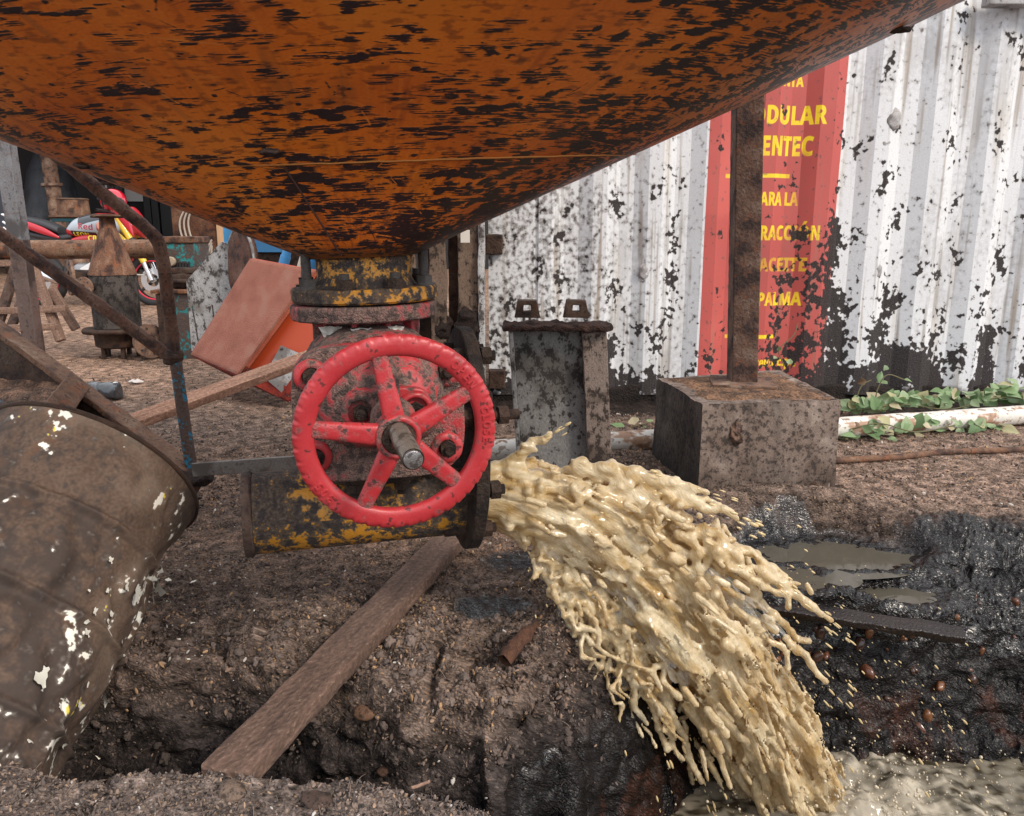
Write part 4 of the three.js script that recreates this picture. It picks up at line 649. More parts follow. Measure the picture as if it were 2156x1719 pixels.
// white pipe along the foot of the container
{
  const a = at(960, 955, 2.92), b = at(2420, 856, 3.72), t = thing('white_pipe', 'long white pipe on the ground along the foot of the container', 'pipe', a.clone());
  put('pipe_run', boxUV(weather(cyl(a, b, .044, .044, 28, true, 120), .004, 6)), mat(texSet(512, 256, (u, v, o) => { const f = pf(u, v, 6, 3, 5, 300), g = pf(u, v, 30, 20, 4, 305); o[0] = 208 + 20 * g; o[1] = 205 + 20 * g; o[2] = 198 + 20 * g; mix3(o, 150, 112, 86, ss(.0, .25, f + g * .5) * .85); mix3(o, 100, 80, 66, ss(.15, .3, g) * .6); o[3] = .5; o[4] = .6; o[5] = 0; }), { size: 1, size2: .5, color: 0xffffff }), t, true);
}
{
  const y = .012, pts = [[1740, 972], [1800, 968], [1900, 962], [1985, 953], [2060, 950], [2200, 946], [2400, 930]].map(([x, p]) => onY(x, p, y)), t = thing('hose', 'thin dusty brown hose lying on the ground right of the concrete block', 'hose', pts[0].clone());
  put('hose_run', tubeAlong(pts, .0125, 10, 120), dust, t, true);
}
// creeping vines
{
  const leafG = (() => { const out = []; for (let k = 0; k < 4; k++) { const g = grid(8, 6, (u, v) => { const a = (u - .5) * 2, w = sin(PI * pow(v, .62)) * .5 * (1 - .25 * v) + .02, x = a * w, y = v - .12 * (1 - abs(a)) * (1 - v) - (v < .3 ? .16 * pow(abs(a), 1.5) * (1 - v / .3) : 0); return [x, y, .16 * abs(a) * w * (k & 1 ? 1.6 : .9) - .18 * v * v * (k > 1 ? 1.5 : .7) + .02 * n3(x * 6, y * 6, k)]; }); out.push(g); } return out; })();
  const green = (r, g, b) => plain(r, g, b, .5, 0, { transmission: .25, side: THREE.DoubleSide }), tones = [green(.15, .25, .1), green(.22, .33, .15), green(.11, .19, .07), green(.27, .36, .19), green(.4, .38, .2), green(.46, .4, .25), green(.22, .13, .07)];
  const r = rng(4242);
  const vine = (label, spots, stems, name = 'creeping_vine') => {
    const base = spots[0][0]; const t = thing(name, label, 'vine', V(base.x, max(0, base.y - .05), base.z));
    for (const s of stems) put('stem', tubeAlong(s, .0028, 5, 60), plain(.13, .12, .06, .8), t, true);
    for (const [p, size, dryness] of spots) { const m = new THREE.Mesh(leafG[floor(r() * 4)], tones[r() < dryness ? 4 + floor(r() * 2.4) : floor(r() * 4)]); m.name = 'leaf'; m.position.copy(p).sub(t.position); m.scale.setScalar(size); m.rotation.set(-.75 + (r() - .5) * 1.5, (r() - .5) * 1.6, (r() - .5) * 4.5, 'YXZ'); m.castShadow = m.receiveShadow = true; t.add(m); }
  };
  const spots = [], stems = [];
  for (let i = 0; i < 270; i++) { const x = 1778 + 420 * r(), up = r() < .7, py = up ? 866 - (x - 1778) * .075 - r() * r() * 34 : 908 - (x - 1778) * .05 + (r() - .3) * 30; if (!up && x > 2020 && r() < .6) continue; spots.push([at(x, py, up ? 3.56 + .18 * r() : 3.2 + .12 * r() + (x - 1778) * .0006), .034 + .034 * r(), up ? .1 : .4]); }
  for (const q of [[[1790, 868], [1900, 852], [2000, 862], [2100, 838], [2200, 845]], [[1785, 905], [1850, 892], [1930, 910], [2010, 896]], [[1840, 860], [1850, 815], [1868, 790], [1905, 800]], [[1800, 850], [1815, 812], [1835, 800]]]) stems.push(tubePts(q));
  function tubePts(q) { return q.map(([x, y]) => at(x, y, 3.58 - (y > 880 ? .3 : 0))); }
  for (const [x, y, s] of [[1868, 772, .03], [1850, 800, .05], [1905, 800, .035], [1866, 808, .05], [1822, 803, .04]]) spots.push([at(x, y, 3.9), s, .05]);
  vine('heart-leaved green vine creeping over the white pipe right of the concrete block', spots, stems);
  const s2 = [[1312, 902, .06], [1336, 892, .055], [1300, 906, .045], [1352, 905, .04], [1366, 888, .035]].map(([x, y, s]) => [at(x, y, 3.5), s, .2]); vine('small tuft of green leaves between the column stub and the concrete block', s2, [[at(1296, 912, 3.5), at(1330, 900, 3.5), at(1368, 890, 3.5)]]);
  const s3 = [[1642, 738, .026], [1662, 766, .034], [1634, 752, .024]].map(([x, y, s]) => [at(x, y, 3.98), s, 0]); vine('single thin vine shoot climbing the red band behind the steel post', s3, [[at(1640, 800, 3.9), at(1650, 770, 3.98), at(1640, 738, 3.98), at(1672, 705, 4), at(1680, 680, 4.02)]]);
}
// weathered boards at the container's end
{
  const D = 3.95, t = thing('board_wall', 'row of rotten upright boards crusted with dirt, left of the white container', 'board wall', V(at(950, 900, D).x, 0, -D));
  const cols = [[846, 880, mouldBrown, .06], [880, 908, rustDark, .0], [908, 944, mouldBrown, .07], [944, 966, rustDark, .0], [966, 1008, mouldBrown, .05], [1008, 1023, mat(mouldSet, { size: .4, color: 0xffffff }), .08]];  // dark recessed strips stand in for shaded gaps between the boards
  cols.forEach(([x0, x1, m, z], i) => { const a = at(x0, 700, D).x, b = at(x1, 700, D).x; put('upright_board', boxUV(weather(rbox(b - a - .004, 2.5, .05, .006, 6, 70, 4), .012, 9, i * 3).translate((a + b) / 2, 1.2, -D - .05 + z)), m, t, true); });
  for (let i = 0; i < 5; i++) { const p = at([930, 985, 1000, 955, 900][i], [690, 690, 850, 740, 830][i], D - .03); put('dirt_crust', boxUV(weather(new THREE.IcosahedronGeometry(.05 + .02 * (i % 3), 4).scale(1, 1.4, .5), .05, 22, i).translate(p.x, p.y, p.z)), mat(rustSet, { size: .2, bump: .012, color: 0x5e4c42 }), t, true); }
  put('paper_scrap', boxUV(rbox(.045, .06, .004, .001, 1, 1, 1).translate(at(968, 498, D).x + .03, at(968, 498, D).y, -D + .06)), plain(.62, .58, .52, .8), t, true);
}
// ---------- yard behind, on the left ----------
{ // leaning galvanised post
  const t = thing('leaning_post', 'grey galvanised angle post leaning across the left edge, rusty towards its foot', 'post', at(78, 752, 3.3));
  const a = at(76, 770, 3.3), b = at(2, 245, 3.3), m = a.clone().lerp(b, .52);
  put('angle_upper', [bar(m, b, .088, .008, 0, .003, .002, 12), bar(m.clone().add(V(.041, 0, .02)), b.clone().add(V(.041, 0, .02)), .008, .05, 0, .003, .002, 12)], mat(steelSet, { size: .5, color: 0xffffff, bump: .002 }), t, true);
  put('angle_lower', [bar(a, m, .089, .009, 0, .003, .002, 12), bar(a.clone().add(V(.041, 0, .02)), m.clone().add(V(.041, 0, .02)), .009, .05, 0, .003, .002, 12)], mat(steelSet, { size: .6, color: 0xcfae9e, bump: .003 }), t, true);
}
{
  const a = at(-160, 527, 6.15), b = at(420, 524, 6.2), t = thing('steel_pipe', 'long rusty brown pipe lying level at tank height behind the leaning post', 'pipe', a.clone());
  put('pipe_run', boxUV(cyl(a, b, .072, .072, 28, true, 4)), dust, t, true);
}
{ // trestle
  const D = 5.9, t = thing('wooden_trestle', 'low grey wooden trestle carrying the rusty pipe at the left edge', 'trestle', V(at(60, 690, D).x, 0, -D));
  const leg = (x0, y0, x1, y1, d0, d1, m = wood) => put('leg', bar(at(x0, y0, d0), at(x1, y1, d1), .06, .04, 0, .003, .003, 20), m, t, true);
  leg(66, 552, 128, 718, 5.6, 5.5); leg(108, 608, 160, 694, 6, 6); leg(34, 560, -6, 690, 5.6, 5.5, rustGrey); leg(60, 600, 10, 720, 6, 5.9, rustGrey);
  put('rung', bar(at(-30, 656, 5.5), at(140, 650, 5.5), .045, .04, 0, .003, .003, 20), wood, t, true); put('rung', bar(at(-30, 694, 5.1), at(118, 688, 5.1), .045, .04, 0, .003, .003, 20), wood, t, true); put('beam', bar(at(-60, 556, 6.15), at(90, 552, 6.15), .05, .08, 0, .003, .003, 20), wood, t, true);
}
{ // old vessel
  const D = 5.7, p = at(255, 750, D), t = thing('rusty_vessel', 'rusty cone-topped steel vessel with flanged nozzles standing on short legs', 'vessel', V(p.x, ground(p.x, D) - .01, -D));
  put('cone', weather(turned([[.163, .605], [.055, .93], [.048, 1.0]], 48, V(0, 0, 0), false), .006, 9), mat(rustSet, { size: .6, bump: .004, color: 0xf0d8c8 }), t);
  put('top_plate', weather(new THREE.CylinderGeometry(.112, .112, .022, 36).translate(.01, 1.01, 0), .003, 20), dust, t);
  put('shell', weather(turned([[.158, .23], [.16, .45], [.157, .605], [.14, .608]], 48), .005, 9), mat(mouldSet, { size: .8, bump: .004, color: 0x6d635e }), t);
  put('flange', weather(turned([[.1, .225], [.235, .225], [.24, .215], [.235, .195], [.1, .195]], 40), .006, 24), rustDark, t);
  put('lower_shell', boxUV(weather(turned([[.165, .2], [.16, .1], [.13, .085], [0, .085]], 40), .004, 15)), rustDark, t);
  for (let i = 0; i < 5; i++) { const a = i / 5 * 6.28 + .6; put('leg', boxUV(rbox(.028, .14, .028, .003, 1, 1, 1).translate(sin(a) * .12, .035, cos(a) * .12)), rustDark, t); }
  const flangeAt = (c, ax, R, r, len) => { const g = new THREE.Group(); g.name = 'nozzle'; g.position.copy(c); g.quaternion.setFromUnitVectors(UPV, ax.clone().normalize()); t.add(g); put('flange_ring', turned([[r, .02], [R, .02], [R, 0], [r, 0], [r, .02]], 32), rust, g); put('nozzle_pipe', turned([[r + .008, .0], [r + .008, -len], [r, -len], [r, .0]], 24), rustDark, g); put('bore', turned([[r - .001, -.01], [0, -.012]], 20), blackRubber, g); for (let i = 0; i < 6; i++) { const a = i * PI / 3; put('bolt_hole', place(new THREE.CylinderGeometry(R * .07, R * .07, .004, 10), V(sin(a) * R * .76, .0205, cos(a) * R * .76)), blackRubber, g); } };
  flangeAt(V(-.26, .585, .06), V(-.75, .05, .6), .125, .05, .16); flangeAt(V(-.085, .53, .24), V(-.12, .02, 1), .07, .02, .1); flangeAt(V(.27, .14, .12), V(.75, .1, .6), .12, .045, .14);
}
// motorbike
{
  const D = 9, p = at(210.5, 590, D), t = thing('motorbike', 'red sport motorbike with yellow front fork and lettered grey tank, parked in the yard', 'motorbike', V(p.x, p.y - .3, -D));
  const wheel = (x, name) => { const w = new THREE.Group(); w.name = name; w.position.set(x, .3, 0); t.add(w); put('tyre', new THREE.TorusGeometry(.252, .05, 14, 60), blackRubber, w); put('rim', [turned([[.205, -.03], [.212, 0], [.205, .03]], 48).rotateX(PI / 2)], plain(.05, .05, .055, .4, .3), w); put('rim_stripe', [new THREE.TorusGeometry(.214, .009, 8, 60).translate(0, 0, .033), new THREE.TorusGeometry(.214, .009, 8, 60).translate(0, 0, -.033)], plain(.6, .03, .06, .5), w); for (let i = 0; i < 5; i++) { const a = i * 1.2566; put('spoke', boxUV(rbox(.19, .03, .03, .006, 1, 1, 1).translate(.105, 0, 0).rotateZ(a)), plain(.06, .06, .06, .4, .5), w); } put('brake_disc', turned([[.07, .045], [.135, .045], [.135, .05], [.07, .05], [.07, .045]], 36).rotateX(PI / 2), chrome, w); put('axle', place(new THREE.CylinderGeometry(.03, .03, .14, 16), V(0, 0, 0), ZP), steelGrey, w); };
  wheel(.62, 'front_wheel'); wheel(-.665, 'rear_wheel');
  const redP = plain(.48, .02, .035, .28, 0, { clearcoat: .6 }), yel = plain(.75, .5, .03, .35, 0, { clearcoat: .4 }), wht = plain(.7, .7, .72, .35), dk = plain(.03, .03, .034, .5), gry = plain(.32, .33, .35, .4, .3);
  for (const s of [-1, 1]) { put('fork_tube', [cyl(V(.31, .98, s * .09), V(.56, .5, s * .09), .036, .036, 16)], yel, t); put('fork_slider', cyl(V(.545, .53, s * .09), V(.62, .3, s * .09), .026, .03, 14), chrome, t); put('fork_clamp', cyl(V(.435, .755, s * .09), V(.46, .715, s * .09), .042, .042, 14), steelDark, t); }
  put('front_mudguard', grid(24, 8, (u, v) => { const a = lerp(.35, 2.2, u), q = (v - .5) * 1.1; return [.62 + cos(a) * (.33 - .03 * q * q), .3 + sin(a) * (.33 - .03 * q * q), q * .13]; }), wht, t);
  const livery = (() => { const w = 1024, h = 512, c = document.createElement('canvas'); c.width = w; c.height = h; const g = c.getContext('2d'); g.fillStyle = '#aab4be'; g.fillRect(0, 0, w, h); g.fillStyle = '#30343a'; g.beginPath(); g.moveTo(200, 0); g.lineTo(1024, 0); g.lineTo(1024, 90); g.lineTo(700, 120); g.lineTo(420, 190); g.lineTo(250, 250); g.closePath(); g.fill(); g.fillStyle = '#c0252e'; g.beginPath(); g.moveTo(430, 0); g.lineTo(1024, 0); g.lineTo(1024, 60); g.lineTo(620, 70); g.closePath(); g.fill(); g.beginPath(); g.moveTo(0, 512); g.lineTo(0, 300); g.lineTo(240, 400); g.lineTo(1024, 460); g.lineTo(1024, 512); g.fill(); g.fillStyle = '#15161a'; g.beginPath(); g.moveTo(90, 330); g.lineTo(520, 370); g.lineTo(500, 470); g.lineTo(110, 440); g.fill(); g.font = 'bold 150px sans-serif'; g.fillStyle = '#b2333f'; g.save(); g.translate(230, 300); g.rotate(.1); g.fillText('Red Bull', 0, 0, 640); g.restore(); g.font = 'bold 104px sans-serif'; g.fillStyle = '#f4ea2c'; g.save(); g.translate(120, 430); g.rotate(.06); g.fillText('LEON', 0, 0, 330); g.restore(); const d = g.getImageData(0, 0, w, h).data; return texSet(512, 256, (u, v, o, i, j) => { const k = ((h - 1 - j * 2) * w + i * 2) * 4; o[0] = d[k]; o[1] = d[k + 1]; o[2] = d[k + 2]; o[3] = .5; o[4] = .35; o[5] = 0; }); })();
  const lm = mat(livery, { size: 1, bump: 0, clearcoat: .5 }); for (const k of ['map', 'roughnessMap', 'bumpMap', 'metalnessMap']) { lm[k].repeat.set(1 / .68, 1 / .3); lm[k].offset.set(.27 / .68, -.74 / .3); }
  put('fuel_tank', loft([[-.27, .84, .05, .09], [-.19, .87, .1, .12], [-.02, .9, .125, .15], [.16, .91, .125, .16], [.31, .9, .1, .13], [.37, .9, .06, .09]], 2.3, 36, 30), lm, t);
  put('seat', loft([[-.86, .98, .03, .08], [-.7, .95, .045, .11], [-.5, .9, .05, .12], [-.36, .84, .045, .1]], 2.6), dk, t);
  put('lower_seat_panel', loft([[-.8, .84, .03, .1], [-.6, .79, .045, .11], [-.4, .76, .045, .11], [-.22, .78, .03, .1]], 2.6), dk, t);
  for (const s of [-1, 1]) { put('side_fairing', loft([[-.86, .95, .02, .012, s * .11], [-.7, .91, .04, .018, s * .12], [-.5, .84, .04, .018, s * .125], [-.34, .77, .012, .01, s * .12]], 2.2), redP, t); put('tank_shroud', loft([[.13, .83, .05, .014, s * .14], [.22, .8, .12, .02, s * .155], [.32, .74, .1, .02, s * .15], [.42, .7, .035, .012, s * .13]], 2.4), yel, t); put('shroud_tip', loft([[.11, .9, .03, .016, s * .15], [.19, .86, .075, .02, s * .162], [.28, .8, .05, .018, s * .158], [.34, .76, .02, .01, s * .15]], 2.4), plain(.75, .3, .2, .4), t); }
  const lettering = new THREE.Shape(); put('model_lettering', new TextGeometry('CB190R', { font, size: .058, depth: .004, curveSegments: 2 }).translate(-.02, .735, .128), plain(.75, .7, .05, .4), t); void lettering;
  put('belly_fairing', loft([[-.22, .74, .03, .11], [-.04, .76, .06, .12], [.12, .74, .05, .12], [.2, .72, .02, .1]], 2.4), redP, t);
  put('tail', loft([[-1.0, 1.02, .012, .04], [-.9, .99, .03, .07], [-.8, .95, .03, .08]], 2.2), wht, t);
  put('rear_carrier', [tubeAlong([V(-.95, .94, .1), V(-.8, .84, .12), V(-.62, .68, .12), V(-.5, .55, .1)], .012, 8, 24), tubeAlong([V(-.95, .88, .1), V(-.82, .74, .12), V(-.7, .6, .12)], .01, 8, 24)], wht, t);
  put('engine', [boxUV(weather(rbox(.34, .26, .3, .05, 6, 6, 6), .02, 14).translate(-.05, .36, 0)), boxUV(weather(rbox(.16, .24, .2, .03, 4, 6, 4), .01, 16).rotateZ(-.3).translate(.1, .55, 0))], gry, t);
  for (let i = 0; i < 6; i++) put('cooling_fin', boxUV(rbox(.2, .012, .25, .004, 1, 1, 1).rotateZ(-.3).translate(.06 + i * .012, .46 + i * .036, 0)), steelDark, t);
  put('engine_guard', boxUV(weather(rbox(.22, .2, .02, .006, 4, 4, 2), .006, 20).rotateZ(.5).translate(.02, .4, .165)), wht, t);
  put('radiator_cover', loft([[.18, .62, .05, .1], [.3, .6, .1, .11], [.36, .55, .05, .1]], 2.4), redP, t);
  put('frame_tube', [tubeAlong([V(.3, .92, .07), V(.1, .7, .1), V(-.25, .55, .1), V(-.35, .32, .09)], .022, 8, 30), tubeAlong([V(.3, .86, .05), V(.27, .5, .06), V(.05, .22, .07), V(-.35, .28, .07)], .02, 8, 30)], dk, t);
  put('swingarm', cyl(V(-.3, .34, .09), V(-.665, .3, .09), .026, .022, 12), gry, t);
  put('exhaust', [tubeAlong([V(.2, .45, .12), V(.22, .25, .13), V(-.1, .2, .14), V(-.4, .3, .15)], .02, 10, 30), cyl(V(-.38, .3, .15), V(-.8, .46, .16), .045, .05, 18)], chrome, t);
  put('handlebar', tubeAlong([V(.22, 1.06, -.36), V(.29, 1.05, -.15), V(.31, 1.03, 0), V(.29, 1.05, .15), V(.22, 1.06, .36)], .014, 8, 30), dk, t);
  put('headlamp_cowl', loft([[.36, .98, .1, .1], [.46, .95, .15, .12], [.56, .86, .1, .1], [.6, .8, .04, .07]], 2.3), redP, t); put('headlamp', place(turned([[0, .01], [.06, .006], [.07, -.02]], 24), V(.585, .92, 0), V(1, .3, 0)), chrome, t);
  put('mirror', [loft([[.28, 1.17, .012, .03, .4], [.33, 1.19, .035, .04, .42], [.38, 1.18, .012, .03, .42]], 2.2), cyl(V(.28, 1.05, .3), V(.31, 1.18, .4), .008, .008, 8)], dk, t);
  put('brake_cable', tubeAlong([V(.36, .8, .14), V(.34, .62, .16), V(.42, .5, .16), V(.46, .38, .15), V(.56, .36, .12)], .008, 6, 30), plain(.4, .4, .38, .5), t);
  put('hand_guard', loft([[.34, 1.18, .02, .02, .3], [.42, 1.08, .09, .03, .32], [.52, .93, .1, .03, .3], [.56, .8, .03, .02, .28]], 2.2), redP, t);
  const h = thing('helmet', 'glossy red helmet hung on the handlebar of the motorbike', 'helmet', V(p.x + .3, p.y - .3 + 1.03, -D + .12));
  put('shell', weather(new THREE.SphereGeometry(.13, 32, 24).scale(1.05, 1, 1).translate(0, .13, 0), .004, 6), plain(.52, .012, .03, .12, 0, { clearcoat: 1 }), h);
  put('visor', grid(20, 8, (u, v) => { const a = lerp(-.9, .9, u) + .5, e = lerp(-.25, .35, v); return [sin(a) * cos(e) * .137, .12 + sin(e) * .134, cos(a) * cos(e) * .134]; }), blackPlastic, h);
  put('rivet', [[-.05, .2, .09], [-.02, .235, .08], [.02, .21, .1]].map((q) => new THREE.SphereGeometry(.008, 8, 6).translate(...q)), chrome, h);
}
// stand with a vise
{
  const D = 5.75, a = at(340, 738, D - .16), b = at(416, 738, D - .16), top = at(370, 618, D - .16).y, w = b.x - a.x, gx = (a.x + b.x) / 2;
  const t = thing('vise_stand', 'teal steel stand with dark base carrying a rusty vise, beside the bent handrail', 'stand', V(gx, 0, -D));
  put('cabinet', boxUV(weather(rbox(w, top, .3, .008, 10, 16, 8), .004, 14).translate(gx, top / 2, -D)), tealRust, t, true);
  put('side_panel', boxUV(weather(rbox(.11, top - .01, .012, .003, 4, 10, 2), .002, 20).translate(a.x + .05, top / 2, -D + .16)), rustDark, t, true);
  put('work_top', boxUV(weather(rbox(w + .07, .025, .36, .005, 8, 2, 6), .003, 20).translate(gx, top + .012, -D)), mat(rustSet, { size: .4, color: 0xf2cfae }), t, true);
  put('vise', [boxUV(weather(rbox(.2, .1, .14, .02, 6, 5, 5), .02, 18).translate(gx + .04, top + .08, -D)), boxUV(weather(rbox(.26, .045, .1, .01, 8, 3, 4), .01, 18).translate(gx + .06, top + .15, -D)), cyl(V(gx - .12, top + .08, -D + .1), V(gx + .22, top + .08, -D + .1), .016, .016, 12)], rustDark, t, true);
  const m = thing('machine_box', 'rusty teal machine box with round knob standing behind the vise', 'machine', V(gx, top + .1, -D - .35));
  const q0 = at(348, 565, D + .2), q1 = at(406, 505, D + .2); put('housing', boxUV(weather(rbox(q1.x - q0.x, q1.y - q0.y, .3, .01, 8, 6, 6), .006, 14).translate((q0.x + q1.x) / 2, (q0.y + q1.y) / 2, -D - .35)), tealRust, m, true);
  put('lid', boxUV(weather(rbox(q1.x - q0.x + .02, .05, .33, .01, 8, 2, 6), .004, 14).translate((q0.x + q1.x) / 2, q1.y, -D - .35)), dust, m, true);
  put('knob', place(turned([[0, .015], [.03, .012], [.036, 0], [.034, -.02]], 28), at(359, 551, D + .15), ZP), plain(.36, .28, .2, .6), m, true);
  put('louvre', [0, 1, 2, 3, 4, 5, 6].map((i) => boxUV(rbox(.012, .1, .01, .002, 1, 1, 1).translate(q0.x + .05 + i * .022, q0.y + .0, -D - .19))), blackRubber, m, true);
  put('leg_frame', [[-1, 0], [1, 0]].map(([s]) => boxUV(rbox(.04, q0.y, .04, .003, 1, 1, 1).translate((q0.x + q1.x) / 2 + s * .12, q0.y / 2, -D - .35))), rustDark, m, true);
}
// slanted grey sheet and the round drum end
{
  const D = 4.9, P = [[394, 592], [468, 510], [500, 520], [510, 660], [470, 745], [405, 738]], t = thing('grey_sheet', 'cut grey sheet with spots and slots leaning beside the round disc', 'sheet metal', V(at(440, 740, D).x, 0, -D));
  const s = new THREE.Shape(), c = at(440, 640, D); P.forEach(([x, y], i) => { const q = at(x, y, D); s[i ? 'lineTo' : 'moveTo'](q.x - c.x, q.y - c.y); });
  for (const [x0, y0, x1, y1] of [[406, 645, 414, 690], [448, 642, 452, 672], [414, 692, 419, 722]]) { const h = new THREE.Path(), a = at(x0, y0, D), b = at(x1, y1, D), k = .005; h.moveTo(a.x - c.x - k, a.y - c.y); h.lineTo(a.x - c.x + k, a.y - c.y); h.lineTo(b.x - c.x + k, b.y - c.y); h.lineTo(b.x - c.x - k, b.y - c.y); s.holes.push(h); }
  put('plate', boxUV(weather(new THREE.ExtrudeGeometry(s, { depth: .012, bevelEnabled: true, bevelSize: .002, bevelThickness: .002, bevelSegments: 1 }), .004, 6)).translate(c.x, c.y, c.z), mat(mouldSet, { size: .9, bump: .002, color: 0xe6e6e6 }), t, true);
  const e = at(506, 562, 4.75), u = thing('round_disc', 'large rusty round steel disc with pale rim standing behind the orange box', 'disc', V(e.x, 0, e.z)), ax = V(-.78, .04, .62).normalize();
  put('disc_plate', boxUV(weather(place(turned([[0, .012], [.2, .01], [.225, 0], [.225, -.03], [0, -.03]], 56), e, ax), .004, 8)), mat(rustSet, { size: .7, bump: .003, color: 0xc9aca4 }), u, true);
  put('disc_rim', boxUV(place(new THREE.TorusGeometry(.226, .009, 10, 80).rotateX(PI / 2), e, ax)), steelGrey, u, true);
}
// orange box tipped on its corner
{
  const A = at(530, 546, 4.55), B = at(664, 571, 4.12), C = at(503, 791, 4.0), E = at(405, 748, 4.5), dwn = at(609, 845, 3.92).sub(C);
  const t = thing('orange_box', 'open orange steel chute box tipped on its corner, its long face thick with dust', 'box', V(C.x, 0, C.z));
  const sheet = (a, b, c, d, th, n = 20) => { const nr = b.clone().sub(a).cross(d.clone().sub(a)).normalize().multiplyScalar(th); const f = (o) => grid(n, n, (u, v) => { const q = a.clone().lerp(b, u).lerp(d.clone().lerp(c, u), v).add(o); return q.toArray(); }); const edge = (p, q) => grid(n, 1, (u, v) => p.clone().lerp(q, u).addScaledVector(nr, v).toArray()); return boxUV(mergeAll([f(V(0, 0, 0)), f(nr), edge(a, b), edge(b, c), edge(c, d), edge(d, a)])); };
  put('dusty_face', weather(sheet(A, B, C, E, -.012, 30), .003, 9), dustOrange, t, true);
  const or = mat(redOf(-.1, 320), { size: .8, bump: .001, color: 0xff9a30 });
  const orange = plain(.42, .055, .014, .5), orangeDk = mat(rustSet, { size: .5, color: 0xff5a28 }); void or;
  const A2 = A.clone().add(dwn), B2 = B.clone().add(dwn), C2 = C.clone().add(dwn), E2 = E.clone().add(dwn), dd = dwn.clone().normalize(), cb = B.clone().sub(C).normalize();
  // rim of the open side and the faces inside it
  const k = .03, inn = E.clone().sub(C).normalize().multiplyScalar(.09);
  const Ci = C.clone().addScaledVector(dd, .012).addScaledVector(cb, .02).add(inn), Bi = B.clone().addScaledVector(dd, .012).add(inn), C2i = C2.clone().addScaledVector(dd, -.03).addScaledVector(cb, .03).add(inn), B2i = B2.clone().addScaledVector(dd, -.03).add(inn);
  put('back_panel', sheet(Ci, Bi, B2i, C2i, .008), orange, t, true);
  put('rim_strip', sheet(C, B, B.clone().addScaledVector(dd, .02), C.clone().addScaledVector(dd, .02), .006), mat(dustOrangeSet, { size: .5, color: 0xffc8a8 }), t, true);
  put('lower_lip', sheet(C, C.clone().addScaledVector(cb, k * 2), C2.clone().addScaledVector(cb, k * 2), C2, .006), orangeDk, t, true);
  put('lower_lip', sheet(C2, B2, B2.clone().addScaledVector(dd, -k * 2), C2.clone().addScaledVector(dd, -k * 2), .006), orangeDk, t, true);
  put('end_panel', sheet(C, E, E2, C2, .008), orangeDk, t, true); put('bottom_panel', sheet(E2, A2, B2, C2, .008), orangeDk, t, true); put('top_panel', sheet(A, B, B2, A2, .008), orange, t, true);
  const g0 = at(556, 795, 3.97), g1 = at(610, 842, 3.935), g2 = at(666, 760, 4.0), g3 = at(592, 728, 4.03); put('grey_plate', boxUV(sheet(g0, g1, g2, g3, .008)), steelGrey, t, true);
  for (const q of [g1, g3, g0]) { const c2 = q.clone().lerp(g2.clone().add(g0).multiplyScalar(.5), .12); put('bolt_head', boxUV(new THREE.SphereGeometry(.008, 10, 8).translate(c2.x, c2.y, c2.z + .012)), steelDark, t, true); }
}
// brown board with hanging wires, behind the machine box
{
  const D = 7, q0 = at(378, 620, D), q1 = at(452, 400, D), t = thing('brown_board', 'tall brown board with loops of wire hung on it, behind the machine box', 'board', V(q0.x, 0, -D));
  put('panel', boxUV(weather(rbox(q1.x - q0.x, q1.y + .1, .06, .006, 6, 12, 3), .006, 6).translate((q0.x + q1.x) / 2, (q1.y + .1) / 2, -D)), mat(rustSet, { size: .8, color: 0xc8a68c }), t, true);
  put('edge_strip', boxUV(rbox(.03, q1.y + .1, .08, .004, 1, 1, 1).translate(q1.x + .02, (q1.y + .1) / 2, -D + .01)), plain(.5, .3, .16, .7), t, true);
  for (let i = 0; i < 3; i++) put('wire_loop', tubeAlong([at(395 + i * 6, 430, D - .1), at(378 + i * 9, 470, D - .1), at(392 + i * 9, 515, D - .1), at(425 + i * 8, 535 + i * 4, D - .1), at(446, 505 + i * 6, D - .1)], .008, 6, 40), plain(.42, .36, .3, .6), t, true);
}
// blue and white pipes behind the orange box
for (const [i, x0, y0, x1, y1, D, r, m, lab] of [[0, 452, 545, 490, 450, 7.6, .05, blueBright, 'blue pipe leaning left of the round disc'], [1, 588, 590, 612, 500, 6.4, .036, blueBright, 'blue pipe standing just behind the top of the orange box'], [2, 640, 600, 668, 505, 6.2, .05, blueBright, 'thick blue pipe beside the yellow tank neck'], [3, 626, 590, 650, 505, 6.3, .028, plain(.62, .5, .4, .6), 'pale pipe between the blue pipes by the tank neck'], [4, 672, 610, 690, 505, 6.4, .05, plain(.4, .52, .66, .5), 'pale blue pipe right of the thick blue pipe']]) {
  const a = at(x0, y0, D), b = at(x1, y1, D), dir = b.clone().sub(a).normalize(), foot = a.clone().addScaledVector(dir, -(a.y) / max(.3, dir.y)), t = thing('standing_pipe', lab, 'pipe', foot); void i;
  put('pipe_run', cyl(foot, b.clone().addScaledVector(dir, .4), r, r, 18), m, t, true); put('coupling', cyl(a.clone().addScaledVector(dir, .1), a.clone().addScaledVector(dir, .2), r * 1.15, r * 1.15, 18), m, t, true);
}
